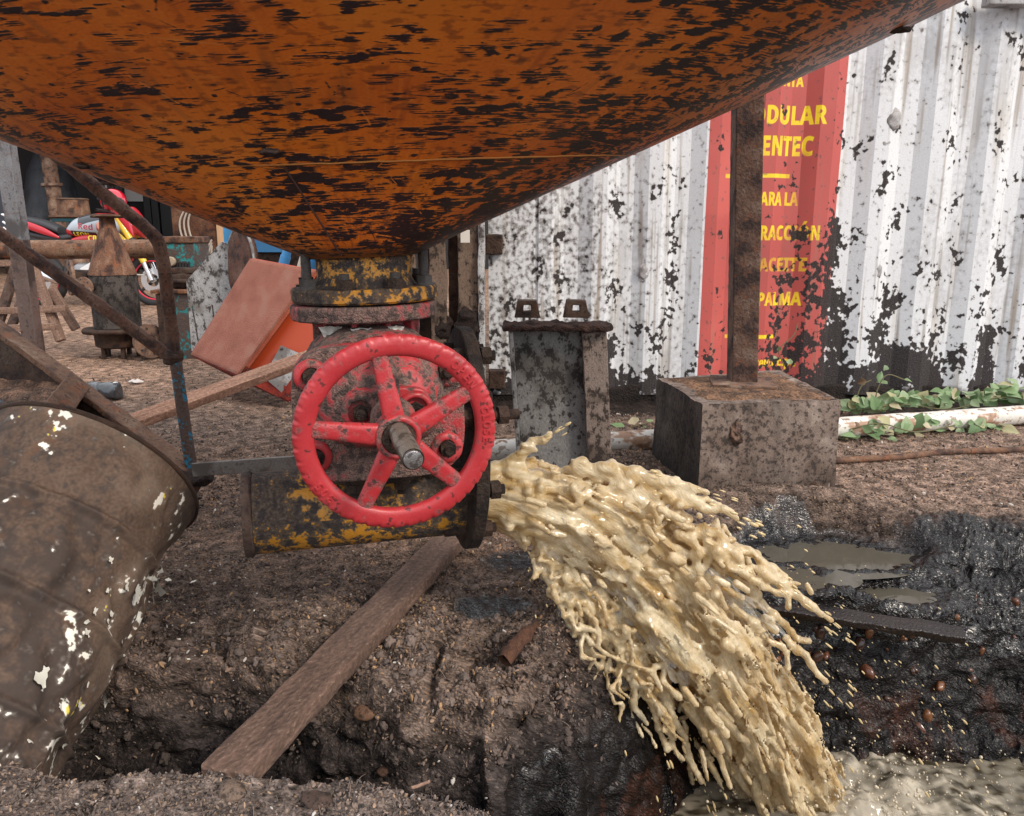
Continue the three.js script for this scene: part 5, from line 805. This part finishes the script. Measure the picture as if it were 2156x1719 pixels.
// workshop shed at the back with what stands in it
{
  const D = 15, x0 = at(-420, 500, D).x, x1 = at(1060, 500, D).x, t = thing('workshop_shed', 'dark open workshop shed across the back of the yard', 'shed', V((x0 + x1) / 2, 0, -D));
  const gy = .25;
  put('back_wall', boxUV(rbox(x1 - x0, 4.4, .15, .01, 1, 1, 1).translate((x0 + x1) / 2, 2.2, -D)), darkRoom, t, true);
  put('roof', boxUV(rbox(x1 - x0 + .4, .1, 4.2, .01, 1, 1, 1).rotateX(.06).translate((x0 + x1) / 2, 3.6, -D + 2)), rustDark, t, true);  // roof out of view, added to keep the workshop dark
  put('side_wall', boxUV(rbox(.12, 3.6, 4, .01, 1, 1, 1).translate(x0, 1.8, -D + 2)), rustDark, t, true);
  const pt = (px, yy) => at(px, yy, D - .4);
  const pan = (n, a, b, c, d, m, z = .12) => { const p = at(a, d, D), q = at(c, b, D); put(n, boxUV(rbox(q.x - p.x, q.y - p.y, .05, .005, 1, 1, 1).translate((p.x + q.x) / 2, (p.y + q.y) / 2, -D + z)), m, t, true); };
  pan('brown_panel', -60, 396, 132, 486, mat(rustSet, { size: 2, color: 0xc07a50 })); pan('grey_window', 78, 350, 128, 394, plain(.3, .32, .34, .5), .14); pan('pale_wall', 232, 370, 330, 425, whitePaint); pan('pale_wall', 322, 388, 400, 470, plain(.34, .32, .3, .8), .16);
  for (const px of [246, 262, 318, 334, 352, 364]) { const p = pt(px, 500); put('column', boxUV(rbox(.12, 3.4, .12, .01, 1, 1, 1).translate(p.x, 1.7, p.z)), px < 300 ? steelDark : blackRubber, t, true); }
  pan('workbench', 200, 498, 700, 560, rustDark, .6); pan('blue_crate', 560, 470, 640, 530, blueBright, .7); pan('pale_wall', 640, 480, 720, 540, plain(.4, .38, .36, .8), .2);
}
{
  const D = 11.5, t = thing('pedestal_table', 'round workshop table with blue underside carrying a rusty tub', 'table', V(at(160, 560, D).x, 0, -D)), c = at(160, 462, D), k = .0068;
  put('table_top', weather(new THREE.CylinderGeometry(.34, .34, .05, 40).translate(c.x, c.y + .03, c.z), .006, 6), dust, t, true); put('underside', new THREE.CylinderGeometry(.33, .3, .04, 40).translate(c.x, c.y - .015, c.z), plain(.03, .16, .22, .6), t, true); put('pedestal', boxUV(new THREE.CylinderGeometry(.09, .13, c.y - .1, 20).translate(c.x, (c.y - .1) / 2 + .1, c.z)), rust, t, true); void k;
  const u = thing('rusty_tub', 'short rusty tub standing on the pedestal table', 'tub', V(c.x - .02, c.y + .055, c.z)); put('tub_wall', turned([[.21, 0], [.2, .22], [.19, .22], [.19, .02], [0, .02]], 36), dust, u); put('tub_rim', new THREE.TorusGeometry(.2, .012, 8, 40).rotateX(PI / 2).translate(0, .22, 0), rust, u);
  const w = thing('rusty_column', 'rusty steel column rising behind the pedestal table', 'column', V(at(128, 480, 12.4).x, 0, -12.4)); put('shaft', boxUV(cyl(V(w.position.x, .2, -12.4), V(w.position.x - .12, 3.4, -12.4), .11, .1, 20)), rust, w, true); put('collar', boxUV(cyl(V(w.position.x - .06, 1.62, -12.4), V(w.position.x - .062, 1.66, -12.4), .15, .15, 20)), rust, w, true);
  const h = thing('grey_hopper', 'dark grey conical hopper standing in the workshop left of the pedestal table', 'hopper', V(at(118, 480, 13).x, .2, -13)); put('hopper_shell', weather(turned([[.55, .3], [.5, .9], [.3, 1.7], [.12, 2.1]], 32, V(0, 0, 0), false), .02, 3), mat(steelSet, { size: 1.5, color: 0x4c525c }), h); put('hopper_base', boxUV(turned([[.57, 0], [.57, .3], [.5, .32]], 32)), steelDark, h);
  const r = thing('grey_guard', 'round-topped grey machine guard against the brown workshop wall', 'machine guard', V(at(48, 440, 13.6).x, .9, -13.6)); const s = new THREE.Shape(); s.moveTo(-.34, 0); s.lineTo(-.34, .45); for (let i = 0; i <= 20; i++) s.lineTo(-.34 * cos(i / 20 * PI), .45 + .34 * sin(i / 20 * PI)); s.lineTo(.34, 0); put('guard_shell', boxUV(new THREE.ExtrudeGeometry(s, { depth: .3, bevelEnabled: true, bevelSize: .02, bevelThickness: .02, bevelSegments: 3 })), plain(.07, .08, .1, .5), r); put('guard_shelf', boxUV(rbox(1.3, .05, .5, .01, 1, 1, 1).translate(.3, -.06, .1)), dust, r); put('guard_leg', [-.3, .8].map((x) => boxUV(rbox(.1, .8, .1, .01, 1, 1, 1).translate(x, -.48, .1))), rustDark, r);
}
// ---------- gushing water ----------
{
  const t = thing('water_jet', 'foaming tan water bursting from the pipe end plate and arching down into the pit', 'water', V(-.07, .3, -1.63));
  const H = .0049, X0 = -.13, X1 = 1.28, Y0 = -.56, Y1 = .56, Z0 = -1.98, Z1 = -1.2, nx = round((X1 - X0) / H), ny = round((Y1 - Y0) / H), nz = round((Z1 - Z0) / H), F = new Float32Array(nx * ny * nz);
  const r = rng(31337), gauss = () => (r() + r() + r() + r() - 2) * 1.0;
  const blob = (ax, ay, az, bx, by, bz, ra, rb) => { // soft capsule
    const K = 2.0, R = max(ra, rb) * K, i0 = max(1, floor((min(ax, bx) - R - X0) / H)), i1 = min(nx - 2, floor((max(ax, bx) + R - X0) / H) + 1), j0 = max(1, floor((min(ay, by) - R - Y0) / H)), j1 = min(ny - 2, floor((max(ay, by) + R - Y0) / H) + 1), k0 = max(1, floor((min(az, bz) - R - Z0) / H)), k1 = min(nz - 2, floor((max(az, bz) + R - Z0) / H) + 1), dx = bx - ax, dy = by - ay, dz = bz - az, L = dx * dx + dy * dy + dz * dz || 1e-9;
    for (let k = k0; k <= k1; k++) for (let j = j0; j <= j1; j++) for (let i = i0; i <= i1; i++) { const x = X0 + i * H - ax, y = Y0 + j * H - ay, z = Z0 + k * H - az, s = clamp((x * dx + y * dy + z * dz) / L), ex = x - s * dx, ey = y - s * dy, ez = z - s * dz, q = (ex * ex + ey * ey + ez * ez) / pow(lerp(ra, rb, s) * K, 2); if (q < 1) F[(k * ny + j) * nx + i] += (1 - q) * (1 - q) * 1.05; }
  };
  const O = V(-.085, .306, -1.632), dirZ = -.1, TMAX = .47;
  const pos = (o, v, t) => [o[0] + v[0] * t, o[1] + v[1] * t - 4.9 * t * t, o[2] + v[2] * t];
  const drops = [];
  // core: lumps pushed about by eddies that neighbours share
  const eddy = (a, rad, t, k) => n3(cos(a) * rad * 24 + k, sin(a) * rad * 24, t * 13 + k);
  for (let n = 0; n < 1000; n++) { // spray round the core
    const a = r() * 6.283, rad = .075 * sqrt(r()), o = [O.x, O.y + sin(a) * rad * .95, O.z + cos(a) * rad], up = r() < .6;
    const v = up ? [1.95 + .42 * gauss(), .2 + .36 * gauss(), dirZ + .3 * gauss()] : [1.8 + .24 * gauss(), .02 + .2 * gauss(), dirZ + .34 * gauss()];
    const t0 = up ? .04 + .22 * r() : .05 + .4 * r(), dt = .006 + r() * .02, w = .0046 + .0045 * pow(r(), 2);
    const e = (tt) => [.05 * tt / .3 * eddy(a, rad, tt, 1), .07 * tt / .3 * eddy(a, rad, tt, 30), .07 * tt / .3 * eddy(a, rad, tt, 60)];
    const p = pos(o, v, t0), q = pos(o, v, min(TMAX, t0 + dt)), ep = e(t0), eq = e(t0 + dt); blob(p[0] + ep[0], p[1] + ep[1], p[2] + ep[2], q[0] + eq[0], q[1] + eq[1], q[2] + eq[2], w * 1.2, w);
  }
  // splashing fingers: faster and higher than the core, or falling short of it
  const finger = (v, t0, t1, w0, w1, z, wob, oy = 0) => { const o = [O.x, O.y + oy, O.z + z]; const n = max(4, round((t1 - t0) / .006)); let prev = null; const ph = r() * 50; for (let i = 0; i <= n; i++) { const s = i / n, tt = lerp(t0, t1, s), p = pos(o, v, tt); p[0] += wob * n3(s * 4 + ph, 1, 2); p[1] += wob * n3(s * 4 + ph, 7, 2); p[2] += wob * n3(s * 4 + ph, 13, 2); const w = lerp(w0, w1, s) * (.7 + .9 * abs(n3(s * 9 + ph, 3, 3))) * (i === n ? 1.2 : 1); if (prev && !(n3(s * 5 + ph, 20, 20) > .34)) blob(...prev.p, ...p, prev.w, w); prev = { p, w }; } };
  for (let n = 0; n < 130; n++) { const up = r() < .62, sp = up ? 1.9 + .75 * r() : 1.0 + .7 * r(), vy = up ? .1 + .6 * r() * r() : -.1 + .25 * r(), t0 = .03 + (up ? .2 : .28) * r(), len = .012 + .03 * r(); finger([sp, vy, dirZ + .3 * gauss()], t0, min(.4, t0 + len), .0095, .0045 + .003 * r(), .05 * gauss(), .04, up ? .04 : -.04); }
  // longer ligaments that stand out against the dark pit
  const shots = [[1.9, 1.96, .05, .085], [2.1, .95, .08, .172], [2.45, .86, .1, .192], [2.62, .66, .12, .204], [2.58, .27, .2, .238], [2.68, .2, .15, .272], [2.36, .04, .12, .31], [2.2, .55, .2, .2], [.9, .06, .15, .3], [1.02, .0, .12, .27], [1.3, -.1, .2, .33], [1.45, -.15, .15, .355]];
  for (const [vx0, vy0, vz, t1] of shots) { const vx = vx0 > 2 ? vx0 * 1.07 : vx0, vy = vx0 > 2 ? vy0 + .12 : vy0, v = [vx, vy, vz], t0 = t1 - (vx < 1.6 ? .11 : .055); finger(v, t0, t1, .0125, .0068, 0, .018); finger([vx * 1.02, vy + .05, vz - .12], t0 - .02, t1 - .016, .0115, .006, .012, .03); finger([vx * .97, vy - .06, vz + .1], t0 - .02, t1 - .024, .0115, .006, -.01, .03); for (let i = 0; i < 7; i++) { const q = pos([O.x, O.y, O.z], [vx * (1 + .05 * gauss()), vy + .08 * gauss(), vz + .15 * gauss()], t1 + .025 * r()); drops.push([q, [q[0] + .004 * vx, q[1] + .004 * (vy - 9.8 * t1), q[2]], .0015 + .0035 * r() * r()]); } }
  // web of thin water hanging below the jet
  for (let n = 0; n < 46; n++) { const sp = 1.0 + .5 * r(), t0 = .1 + .13 * r(); finger([sp, -.12 + .2 * r(), .12 + .15 * r()], t0, t0 + .05 + .05 * r(), .006, .0045, .03 * gauss(), .06, -.05); }
  // beads
  const bead = (v, t, w, z) => { const p = pos([O.x, O.y, O.z + z], v, t), q = pos([O.x, O.y, O.z + z], v, t + w * .9); drops.push([p, q, w]); };
  for (let n = 0; n < 1100; n++) { const up = r() < .45, sp = up ? 1.9 + 1.2 * r() : .5 + 1.1 * r(); bead([sp, up ? .2 + .9 * r() * r() : -.2 + .5 * r(), .3 * gauss()], .08 + .34 * r(), .0007 + .0022 * pow(r(), 3), .05 * gauss()); }
  // the core itself: a falling rope of turbulent water, its skin torn by eddies drawn out along the fall
  const ISO = .5, VX = 1.86;
  const ARC = [0]; for (let i = 1; i <= 600; i++) ARC.push(ARC[i - 1] + hypot(VX, 9.8 * i * .001) * .001);
  const res = [0, 0, 0, 0], flow = (x, y, z) => { // [time, offset across the fall, offset sideways, length along it]
    const dx = x - O.x, dy = y - O.y; let t = clamp(dx / VX, -.05, .6); for (let i = 0; i < 4; i++) { const vy = -9.8 * t, ex = dx - VX * t, ey = dy + 4.9 * t * t; t = clamp(t + (ex * VX + ey * vy) / (VX * VX + vy * vy), -.06, .59); }
    const vy = -9.8 * t, l = hypot(VX, vy); res[0] = t; res[1] = (-(dx - VX * t) * vy + (dy + 4.9 * t * t) * VX) / l; res[2] = z - O.z - dirZ * t * .6; const q = max(0, t) * 1000, i = floor(q); res[3] = t < 0 ? t * VX : lerp(ARC[i], ARC[i + 1], q - i); return res; };
  for (let k = 1; k < nz - 1; k++) for (let j = 1; j < ny - 1; j++) for (let i = 1; i < nx - 1; i++) {
    const x = X0 + i * H, y = Y0 + j * H, z = Z0 + k * H, c = (k * ny + j) * nx + i; let f = F[c]; const far = abs(y - O.y + 4.9 * pow((x - O.x) / VX, 2)); if (f === 0 && (x > 1 || far > (x < .3 ? .3 : .62) || abs(z - O.z) > .32)) continue;
    flow(x, y, z); const t = res[0], n = res[1], zz = res[2], q = res[3];
    const ry = .068 + .15 * t * (1 - 2.1 * t) + .02 * n3(q * 7, 1, 3), rz = .064 + .07 * t, dd = t < -.02 || t > .48 ? 9 : hypot((n - .012 * ss(0, .2, t)) / ry, zz / rz);
    if (dd < 1.75 || f > .08) {
      const up = n > 0 ? 1.25 : 1, amp = (.4 + 2.3 * ss(0, .22, t) - .5 * ss(.25, .45, t)) * up, lx = q * 5;
      const a = n3(lx, n * 17, zz * 17), b = n3(lx * 2.5 + 9, n * 44, zz * 44), e = n3(q * 27, n * 100, zz * 100), g = n3(q * 60, n * 200, zz * 200);
      f = dd < 1.75 ? max(f + .3 * e + .16 * g - .04, ISO + (1 - dd) * 1.15 + amp * (.42 * a + .34 * b + .2 * e + .09 * g) * lerp(.26, .95, ss(.45, 1.05, dd)) + f * .6) : f + .3 * e + .16 * g;
      F[c] = min(f, 1.8);
    }
  }
  // surface nets
  const id = new Int32Array(nx * ny * nz).fill(-1), P = [], N = [], I = [];
  const at3 = (i, j, k) => F[(k * ny + j) * nx + i] - ISO;
  for (let k = 0; k < nz - 1; k++) for (let j = 0; j < ny - 1; j++) for (let i = 0; i < nx - 1; i++) {
    const c = (k * ny + j) * nx + i; const s2 = nx * ny, m = (F[c] > ISO ? 1 : 0) | (F[c + 1] > ISO ? 2 : 0) | (F[c + nx] > ISO ? 4 : 0) | (F[c + nx + 1] > ISO ? 8 : 0) | (F[c + s2] > ISO ? 16 : 0) | (F[c + s2 + 1] > ISO ? 32 : 0) | (F[c + s2 + nx] > ISO ? 64 : 0) | (F[c + s2 + nx + 1] > ISO ? 128 : 0); if (m === 0 || m === 255) continue;
    const v = [F[c], F[c + 1], F[c + nx], F[c + nx + 1], F[c + s2], F[c + s2 + 1], F[c + s2 + nx], F[c + s2 + nx + 1]];
    let sx = 0, sy = 0, sz = 0, n = 0; for (let a = 0; a < 8; a++) for (let bit = 1; bit < 8; bit <<= 1) { const b = a | bit; if (b === a || ((m >> a) & 1) === ((m >> b) & 1)) continue; const s = (ISO - v[a]) / (v[b] - v[a]); sx += (a & 1) + (bit === 1 ? s : 0); sy += ((a >> 1) & 1) + (bit === 2 ? s : 0); sz += (a >> 2) + (bit === 4 ? s : 0); n++; }
    id[c] = P.length / 3; P.push(X0 + (i + sx / n) * H, Y0 + (j + sy / n) * H, Z0 + (k + sz / n) * H);
  }
  const quad = (a, b, c, d, flip) => { if (min(a, b, c, d) < 0) return; flip ? I.push(a, b, c, a, c, d) : I.push(a, c, b, a, d, c); };
  for (let k = 1; k < nz - 1; k++) for (let j = 1; j < ny - 1; j++) for (let i = 1; i < nx - 1; i++) { const c = (k * ny + j) * nx + i, f = F[c] > ISO; if (f !== F[c + 1] > ISO) quad(id[c], id[c - nx], id[c - nx - nx * ny], id[c - nx * ny], !f); if (f !== F[c + nx] > ISO) quad(id[c], id[c - nx * ny], id[c - 1 - nx * ny], id[c - 1], !f); if (f !== F[c + nx * ny] > ISO) quad(id[c], id[c - 1], id[c - 1 - nx], id[c - nx], !f); }
  const C = [], UV = []; for (let i = 0; i < P.length; i += 3) { const [t, n, zz, q] = flow(P[i], P[i + 1], P[i + 2]), f = fbm(q * 6, n * 26, zz * 26, 4), s = n3(q * 22, n * 110, zz * 110), foam = clamp(.62 + 1.15 * f + .5 * s); C.push(lerp(.62, 1, foam), lerp(.4, .88, foam), lerp(.13, .64, foam)); UV.push(q + zz * .3, n + zz * .7); }
  const g = new THREE.BufferGeometry(); g.setAttribute('position', new THREE.Float32BufferAttribute(P, 3)); g.setAttribute('color', new THREE.Float32BufferAttribute(C, 3)); g.setAttribute('uv', new THREE.Float32BufferAttribute(UV, 2)); g.setIndex(I); g.computeVertexNormals();
  const water = mat(texSet(512, 512, (u, v, o) => { const f = pf(u, v, 8, 30, 4, 400), h = pf(u, v, 30, 110, 3, 406), L = 240 + 30 * f + 26 * h; o[0] = L; o[1] = L - 2; o[2] = L - 8; o[3] = .5 + f + .6 * h; o[4] = .24 + .12 * h; o[5] = 0; }), { size: .3, bump: .001, vertexColors: true, ior: 1.33, transmission: .42, thickness: 0, rough: 2.6, clearcoat: 1, clearcoatRoughness: .1 });
  put('stream', g, water, t, true);
  // clear film torn off below the jet: thin curved sheets with ragged rims
  const film = new THREE.MeshPhysicalMaterial({ color: new THREE.Color().setRGB(.86, .84, .78), roughness: .16, transmission: .82, thickness: 0, ior: 1.33 });
  for (const [v0, v1, ta, tb, z0] of [[[1.05, -.1, .12], [1.7, -.05, .05], .13, .25, .03], [[.82, -.12, .12], [1.36, -.1, .1], .15, .29, .02], [[1.55, -.05, .1], [1.85, .05, .05], .2, .29, .06], [[2.35, .1, .1], [2.6, .2, .1], .19, .27, .02]]) {
    const g = grid(44, 44, (u, v) => { const tt = lerp(ta, tb, v), k = clamp(u + .16 * n3(v * 5, ta * 9, 3)) , vv = [0, 1, 2].map((i) => lerp(v0[i], v1[i], k)), p = pos([O.x, O.y, O.z + z0], vv, tt + .012 * n3(u * 6, ta * 20, 5)); return [p[0] + .012 * n3(u * 5, v * 5, 1), p[1] + .012 * n3(u * 5, v * 5, 9), p[2] + .03 * n3(u * 4, v * 4, 17)]; });
    const I2 = [], src = g.index.array, q = g.attributes.uv; for (let i = 0; i < src.length; i += 3) { const u = q.getX(src[i]), v = q.getY(src[i]); const e = min(u, 1 - u, v * 1.5, (1 - v) * (.5 + .5 * abs(u - .5))); if (n3(u * 7 + ta * 30, v * 7, 4) > .34 || e + .12 * n3(u * 11, v * 11, ta * 50) < .03) continue; I2.push(src[i], src[i + 1], src[i + 2]); }
    g.setIndex(I2); put('water_film', g, film, t, true);
  }
  // flying drops
  const dg = new THREE.SphereGeometry(1, 8, 6), dm = new THREE.InstancedMesh(dg, plain(.55, .42, .22, .15), drops.length), M4 = new THREE.Matrix4(), Q = new THREE.Quaternion();
  drops.forEach(([p, q, w], i) => { const a = V(...p), d = V(...q).sub(a); Q.setFromUnitVectors(UPV, d.clone().normalize()); dm.setMatrixAt(i, M4.compose(a, Q, V(w, w + d.length() * .6, w))); });
  dm.name = 'water_drops'; tag(dm, 'loose drops of tan water flying round the jet', 'water drops', null, 'stuff'); scene.add(dm);
  // spray thrown up where the jet lands
  const fr = rng(99), fn = 2600, fm = new THREE.InstancedMesh(dg, plain(.5, .43, .32, .2), fn);
  for (let i = 0; i < fn; i++) { const a = fr() * 6.283, q = .05 + .7 * pow(fr(), 1.7), x = IMPACT.x + .08 + cos(a) * q * 1.1, z = IMPACT.z + sin(a) * q * .75, w = .0008 + .0036 * pow(fr(), 5); fm.setMatrixAt(i, M4.compose(V(x, POOL_Y + .01 + .2 * pow(fr(), 3) * exp(-q * 2) + .02 * fr(), z), Q.identity(), V(w, w, w))); }
  fm.name = 'foam_beads'; tag(fm, 'white foam beads and spray on the churning pool under the jet', 'foam', null, 'stuff'); scene.add(fm);
}
// ---------- litter on the ground ----------
{
  const r = rng(5150), M4 = new THREE.Matrix4(), Q = new THREE.Quaternion(), E = new THREE.Euler(), c = new THREE.Color();
  const chip = weather(new THREE.IcosahedronGeometry(1, 1), .5, 1.3, 2), n = 62000, im = new THREE.InstancedMesh(chip, new THREE.MeshStandardMaterial({ roughness: .9 }), n);
  let k = 0; const pick = () => { const z = r(); if (z < .3) return [-1.3 + 1.6 * r(), .95 + .4 * r()]; if (z < .82) return [-1.9 + 2.6 * r(), 1.4 + 2.6 * r() * r()]; if (z < .9) return [-3.5 + 3.2 * r(), 2.4 + 3.4 * r()]; return [.2 + 2 * r(), 1.8 + 2 * r()]; };
  while (k < n) {
    const [x, d] = pick(), y = ground(x, d); if (y < -.12 && r() < .8) continue; const w = wetness(x, d, y); if (w > .3 && r() < .93) continue; if (hypot(x, d) < .3) continue;
    if (n3(x * 4, d * 4, 33) < -.15 && r() < .75) continue;
    const s = (.0011 + .0032 * pow(r(), 2.2)) * (d > 2.4 ? 1.35 : d < 1.25 ? .72 : 1); im.setMatrixAt(k, M4.compose(V(x, y + s * .2, -d), Q.setFromEuler(E.set(r() * 6, r() * 6, r() * 6)), V(s * (1 + 1.4 * r()), s * .55, s)));
    const v = r(), b = .7 + .6 * r(), ash = d < 1.25; if (v < .55) c.setRGB(.13 * b, .092 * b, .075 * b); else if (v < .8) c.setRGB(.25 * b, .165 * b, .115 * b); else if (v < .93) c.setRGB(.035 * b, .027 * b, .025 * b); else if (v < .985) c.setRGB(.34 * b, .2 * b, .1 * b); else c.setRGB(.5, .46, .42); if (ash) { const L = (c.r + c.g + c.b) / 3; c.setRGB(lerp(c.r, L * .9, .35), lerp(c.g, L * .86, .35), lerp(c.b, L * .86, .35)); } im.setColorAt(k++, c);
  }
  im.name = 'ground_litter'; tag(im, 'loose brown chips and shell bits scattered over the ground', 'litter', null, 'stuff'); scene.add(im);
  const fg = grid(7, 1, (u, v) => [u - .5, .12 * sin(u * PI), (v - .5) * .045 + .16 * u * u]), fm = new THREE.InstancedMesh(fg, new THREE.MeshStandardMaterial({ roughness: .9, side: THREE.DoubleSide }), 17000); k = 0;
  while (k < 17000) { const z = r(), x = z < .7 ? -1.4 + 2 * r() : .1 + 2 * r(), d = z < .7 ? .95 + 1.6 * r() : 1.5 + 2 * r(), y = ground(x, d), w = wetness(x, d, y); if (w > .3 && r() < .5) continue; if (y < -.3) continue; const L = .008 + .024 * r() * r(); fm.setMatrixAt(k, M4.compose(V(x, y + .001 + .004 * r(), -d), Q.setFromEuler(E.set((r() - .5) * 1.2, r() * 6.28, (r() - .5) * 1.2)), V(L, L, L))); const b = w > .3 ? .2 + .2 * r() : .5 + .7 * r(); c.setRGB(.19 * b, .135 * b, .105 * b); fm.setColorAt(k++, c); }
  fm.name = 'palm_fibre'; tag(fm, 'fine brown palm fibres matted over the mud banks', 'plant fibre', null, 'stuff'); scene.add(fm);
  // flaked paint under the drum
  const pg = grid(3, 3, (u, v) => [u - .5, .12 * n3(u * 3, v * 3, 1), v - .5 + .2 * n3(u * 4, v, 7)]), pm = new THREE.InstancedMesh(pg, new THREE.MeshStandardMaterial({ roughness: .6, side: THREE.DoubleSide, color: 0xe8e2d2 }), 90); k = 0; while (k < 90) { const x = -1.06 + .42 * r() + .1 * r(), d = 1.36 + .5 * r(), y = ground(x, d); const s = .0015 + .009 * pow(r(), 4); pm.setMatrixAt(k++, M4.compose(V(x, y + .004, -d), Q.setFromEuler(E.set((r() - .5), r() * 6, (r() - .5))), V(s * 1.6, s, s))); }
  pm.name = 'paint_flakes'; tag(pm, 'white paint flakes fallen beside the battered drum', 'paint flakes', null, 'stuff'); scene.add(pm);
}
{ // crumbled clods on the banks
  const r = rng(2718), M4 = new THREE.Matrix4(), Q = new THREE.Quaternion(), E = new THREE.Euler(), c = new THREE.Color(), N = 2200, im = new THREE.InstancedMesh(weather(new THREE.IcosahedronGeometry(1, 3), 1.1, 1.9, 5), new THREE.MeshStandardMaterial({ roughness: .95 }), N); let k = 0;
  while (k < N) { const z = r(), x = z < .7 ? -1.05 + 1.5 * r() : .3 + 1.3 * r(), d = z < .7 ? 1.2 + .75 * r() : 1.85 + .5 * r(), y = ground(x, d); if (x < -.2 && d > 1.62) continue; if (y > -.05 && r() < .72) continue; if (y < POOL_Y) continue; const s = .0022 + .0085 * pow(r(), 3.5), w = wetness(x, d, y); if (w > .3) continue; im.setMatrixAt(k, M4.compose(V(x, y + s * .1, -d), Q.setFromEuler(E.set(r() * 6, r() * 6, r() * 6)), V(s * 1.2, s * .8, s))); const b = (.7 + .6 * r()) * lerp(1, .42, ss(-.02, -.2, y)) * (w > .5 ? .25 : 1); c.setRGB(.15 * b, .112 * b, .094 * b); im.setColorAt(k++, c); }
  im.name = 'earth_clods'; tag(im, 'crumbled brown clods of earth on the trench and pit banks', 'clods', null, 'stuff'); scene.add(im);
}
// stones on the mud, each its own
{
  const r = rng(606);
  const stone = (px, py, d, s, col, label, sq = .65) => { const p = at(px, py, d), y = ground(p.x, d), t = thing('stone', label, 'stone', V(p.x, y, -d)); put('stone_body', boxUV(weather(new THREE.IcosahedronGeometry(1, 4).scale(s * 1.15, s * sq, s * .9), s * .45, .9 / s * .6, px * .7).rotateY(r() * 6).translate(0, s * sq * .35, 0)), mat(concSet, { size: .3, bump: .001, color: col }), t); };
  stone(768, 1468, 1.36, .021, 0xc4a286, 'smooth tan stone on the mud bank just right of the plank');
  stone(705, 1640, 1.115, .03, 0xa08a7c, 'rounded brown stone at the trench lip right of the plank foot'); stone(492, 1700, 1.05, .021, 0xc8bcb0, 'pale flat stone at the bottom edge left of the middle', .45);
  stone(690, 1672, 1.085, .021, 0x9a7f72, 'dusty brown stone embedded in the near ledge'); stone(668, 1716, 1.035, .022, 0x8a7a72, 'flat brown stone at the very bottom edge of the view', .4);
  stone(600, 1590, 1.19, .022, 0x5e4c46, 'dark clod in the trench beside the plank'); stone(638, 1605, 1.2, .026, 0x5a4840, 'dark rounded clod deeper in the trench, right of the plank'); stone(800, 1500, 1.33, .013, 0x8a6c58, 'small brown stone below the tan stone');
  stone(340, 1580, 1.2, .03, 0x6a6462, 'grey stone half sunk in the dark trench left of the plank'); stone(766, 1312, 1.62, .009, 0xe8e0d8, 'tiny white pebble right of the upper plank'); 
  // bits of root and stick
  const st = (pts, rad, label, col) => { const t = thing('stick', label, 'stick', pts[0].clone()); put('stick_body', boxUV(weather(tubeAlong(pts, rad, 8, 40), rad * .6, 60)), mat(woodSet, { size: .2, color: col }), t, true); };
  st([at(1062, 1396, 1.47).setY(.0), at(1100, 1350, 1.53).setY(.02), at(1140, 1306, 1.6).setY(.01)], .016, 'thick stub of root jutting from the mud bank below the end plate', 0xa8907e);
  st([onY(866, 1660, .03), onY(905, 1646, .03)], .0026, 'thin pale splinter on the near ledge', 0xffffff);
  { const a = at(1560, 1268, 1.9), b = at(2030, 1338, 1.78), t = thing('sunken_board', 'dark wet board edge jutting from the pit wall under the puddles', 'board', a.clone()); put('board_edge', bar(a, b, .022, .05, .2, .005, .006, 16), mat(woodSet, { size: .3, bump: .004, color: 0x40322c, rough: .35 }), t, true); }
  // nuts washed out of the pit wall: look for the wall face at each height
  let n = 0; const shared = [plain(.1, .036, .018, .2), plain(.05, .024, .016, .2), plain(.15, .06, .025, .22), plain(.08, .065, .06, .25), plain(.06, .07, .085, .1)], gs = [0, 1, 2].map((q) => weather(new THREE.SphereGeometry(1, 16, 12).scale(1, .72, .75), .25, .9, q * 7));
  const face = (x, y) => { for (let d = 1.2; d < 2.2; d += .006) if (ground(x, d) > y && groundBase(x, d) > POOL_Y - .02 && d > pl(x, EDGE_N) + .4) return d; return 0; };
  while (n < 64) { const x = .58 + .95 * r(), y = -.12 - .3 * pow(r(), 1.3), d = face(x, y); if (!d) { n++; continue; } const s = .007 + .013 * pow(r(), 2); const t = tag(new THREE.Mesh(gs[n % 3], shared[floor(r() * 3)]), 'small wet brown palm nut stuck in the dark pit wall', 'nut', 'palm nuts in the pit wall'); t.name = numbered('palm_nut'); t.position.set(x, y, -d + s * .3 - .006); t.scale.set(s * 1.25, s, s); t.rotation.set(r() * 6, r() * 6, r() * 6); t.castShadow = t.receiveShadow = true; scene.add(t); n++; }
}
renderer.render(scene, camera);
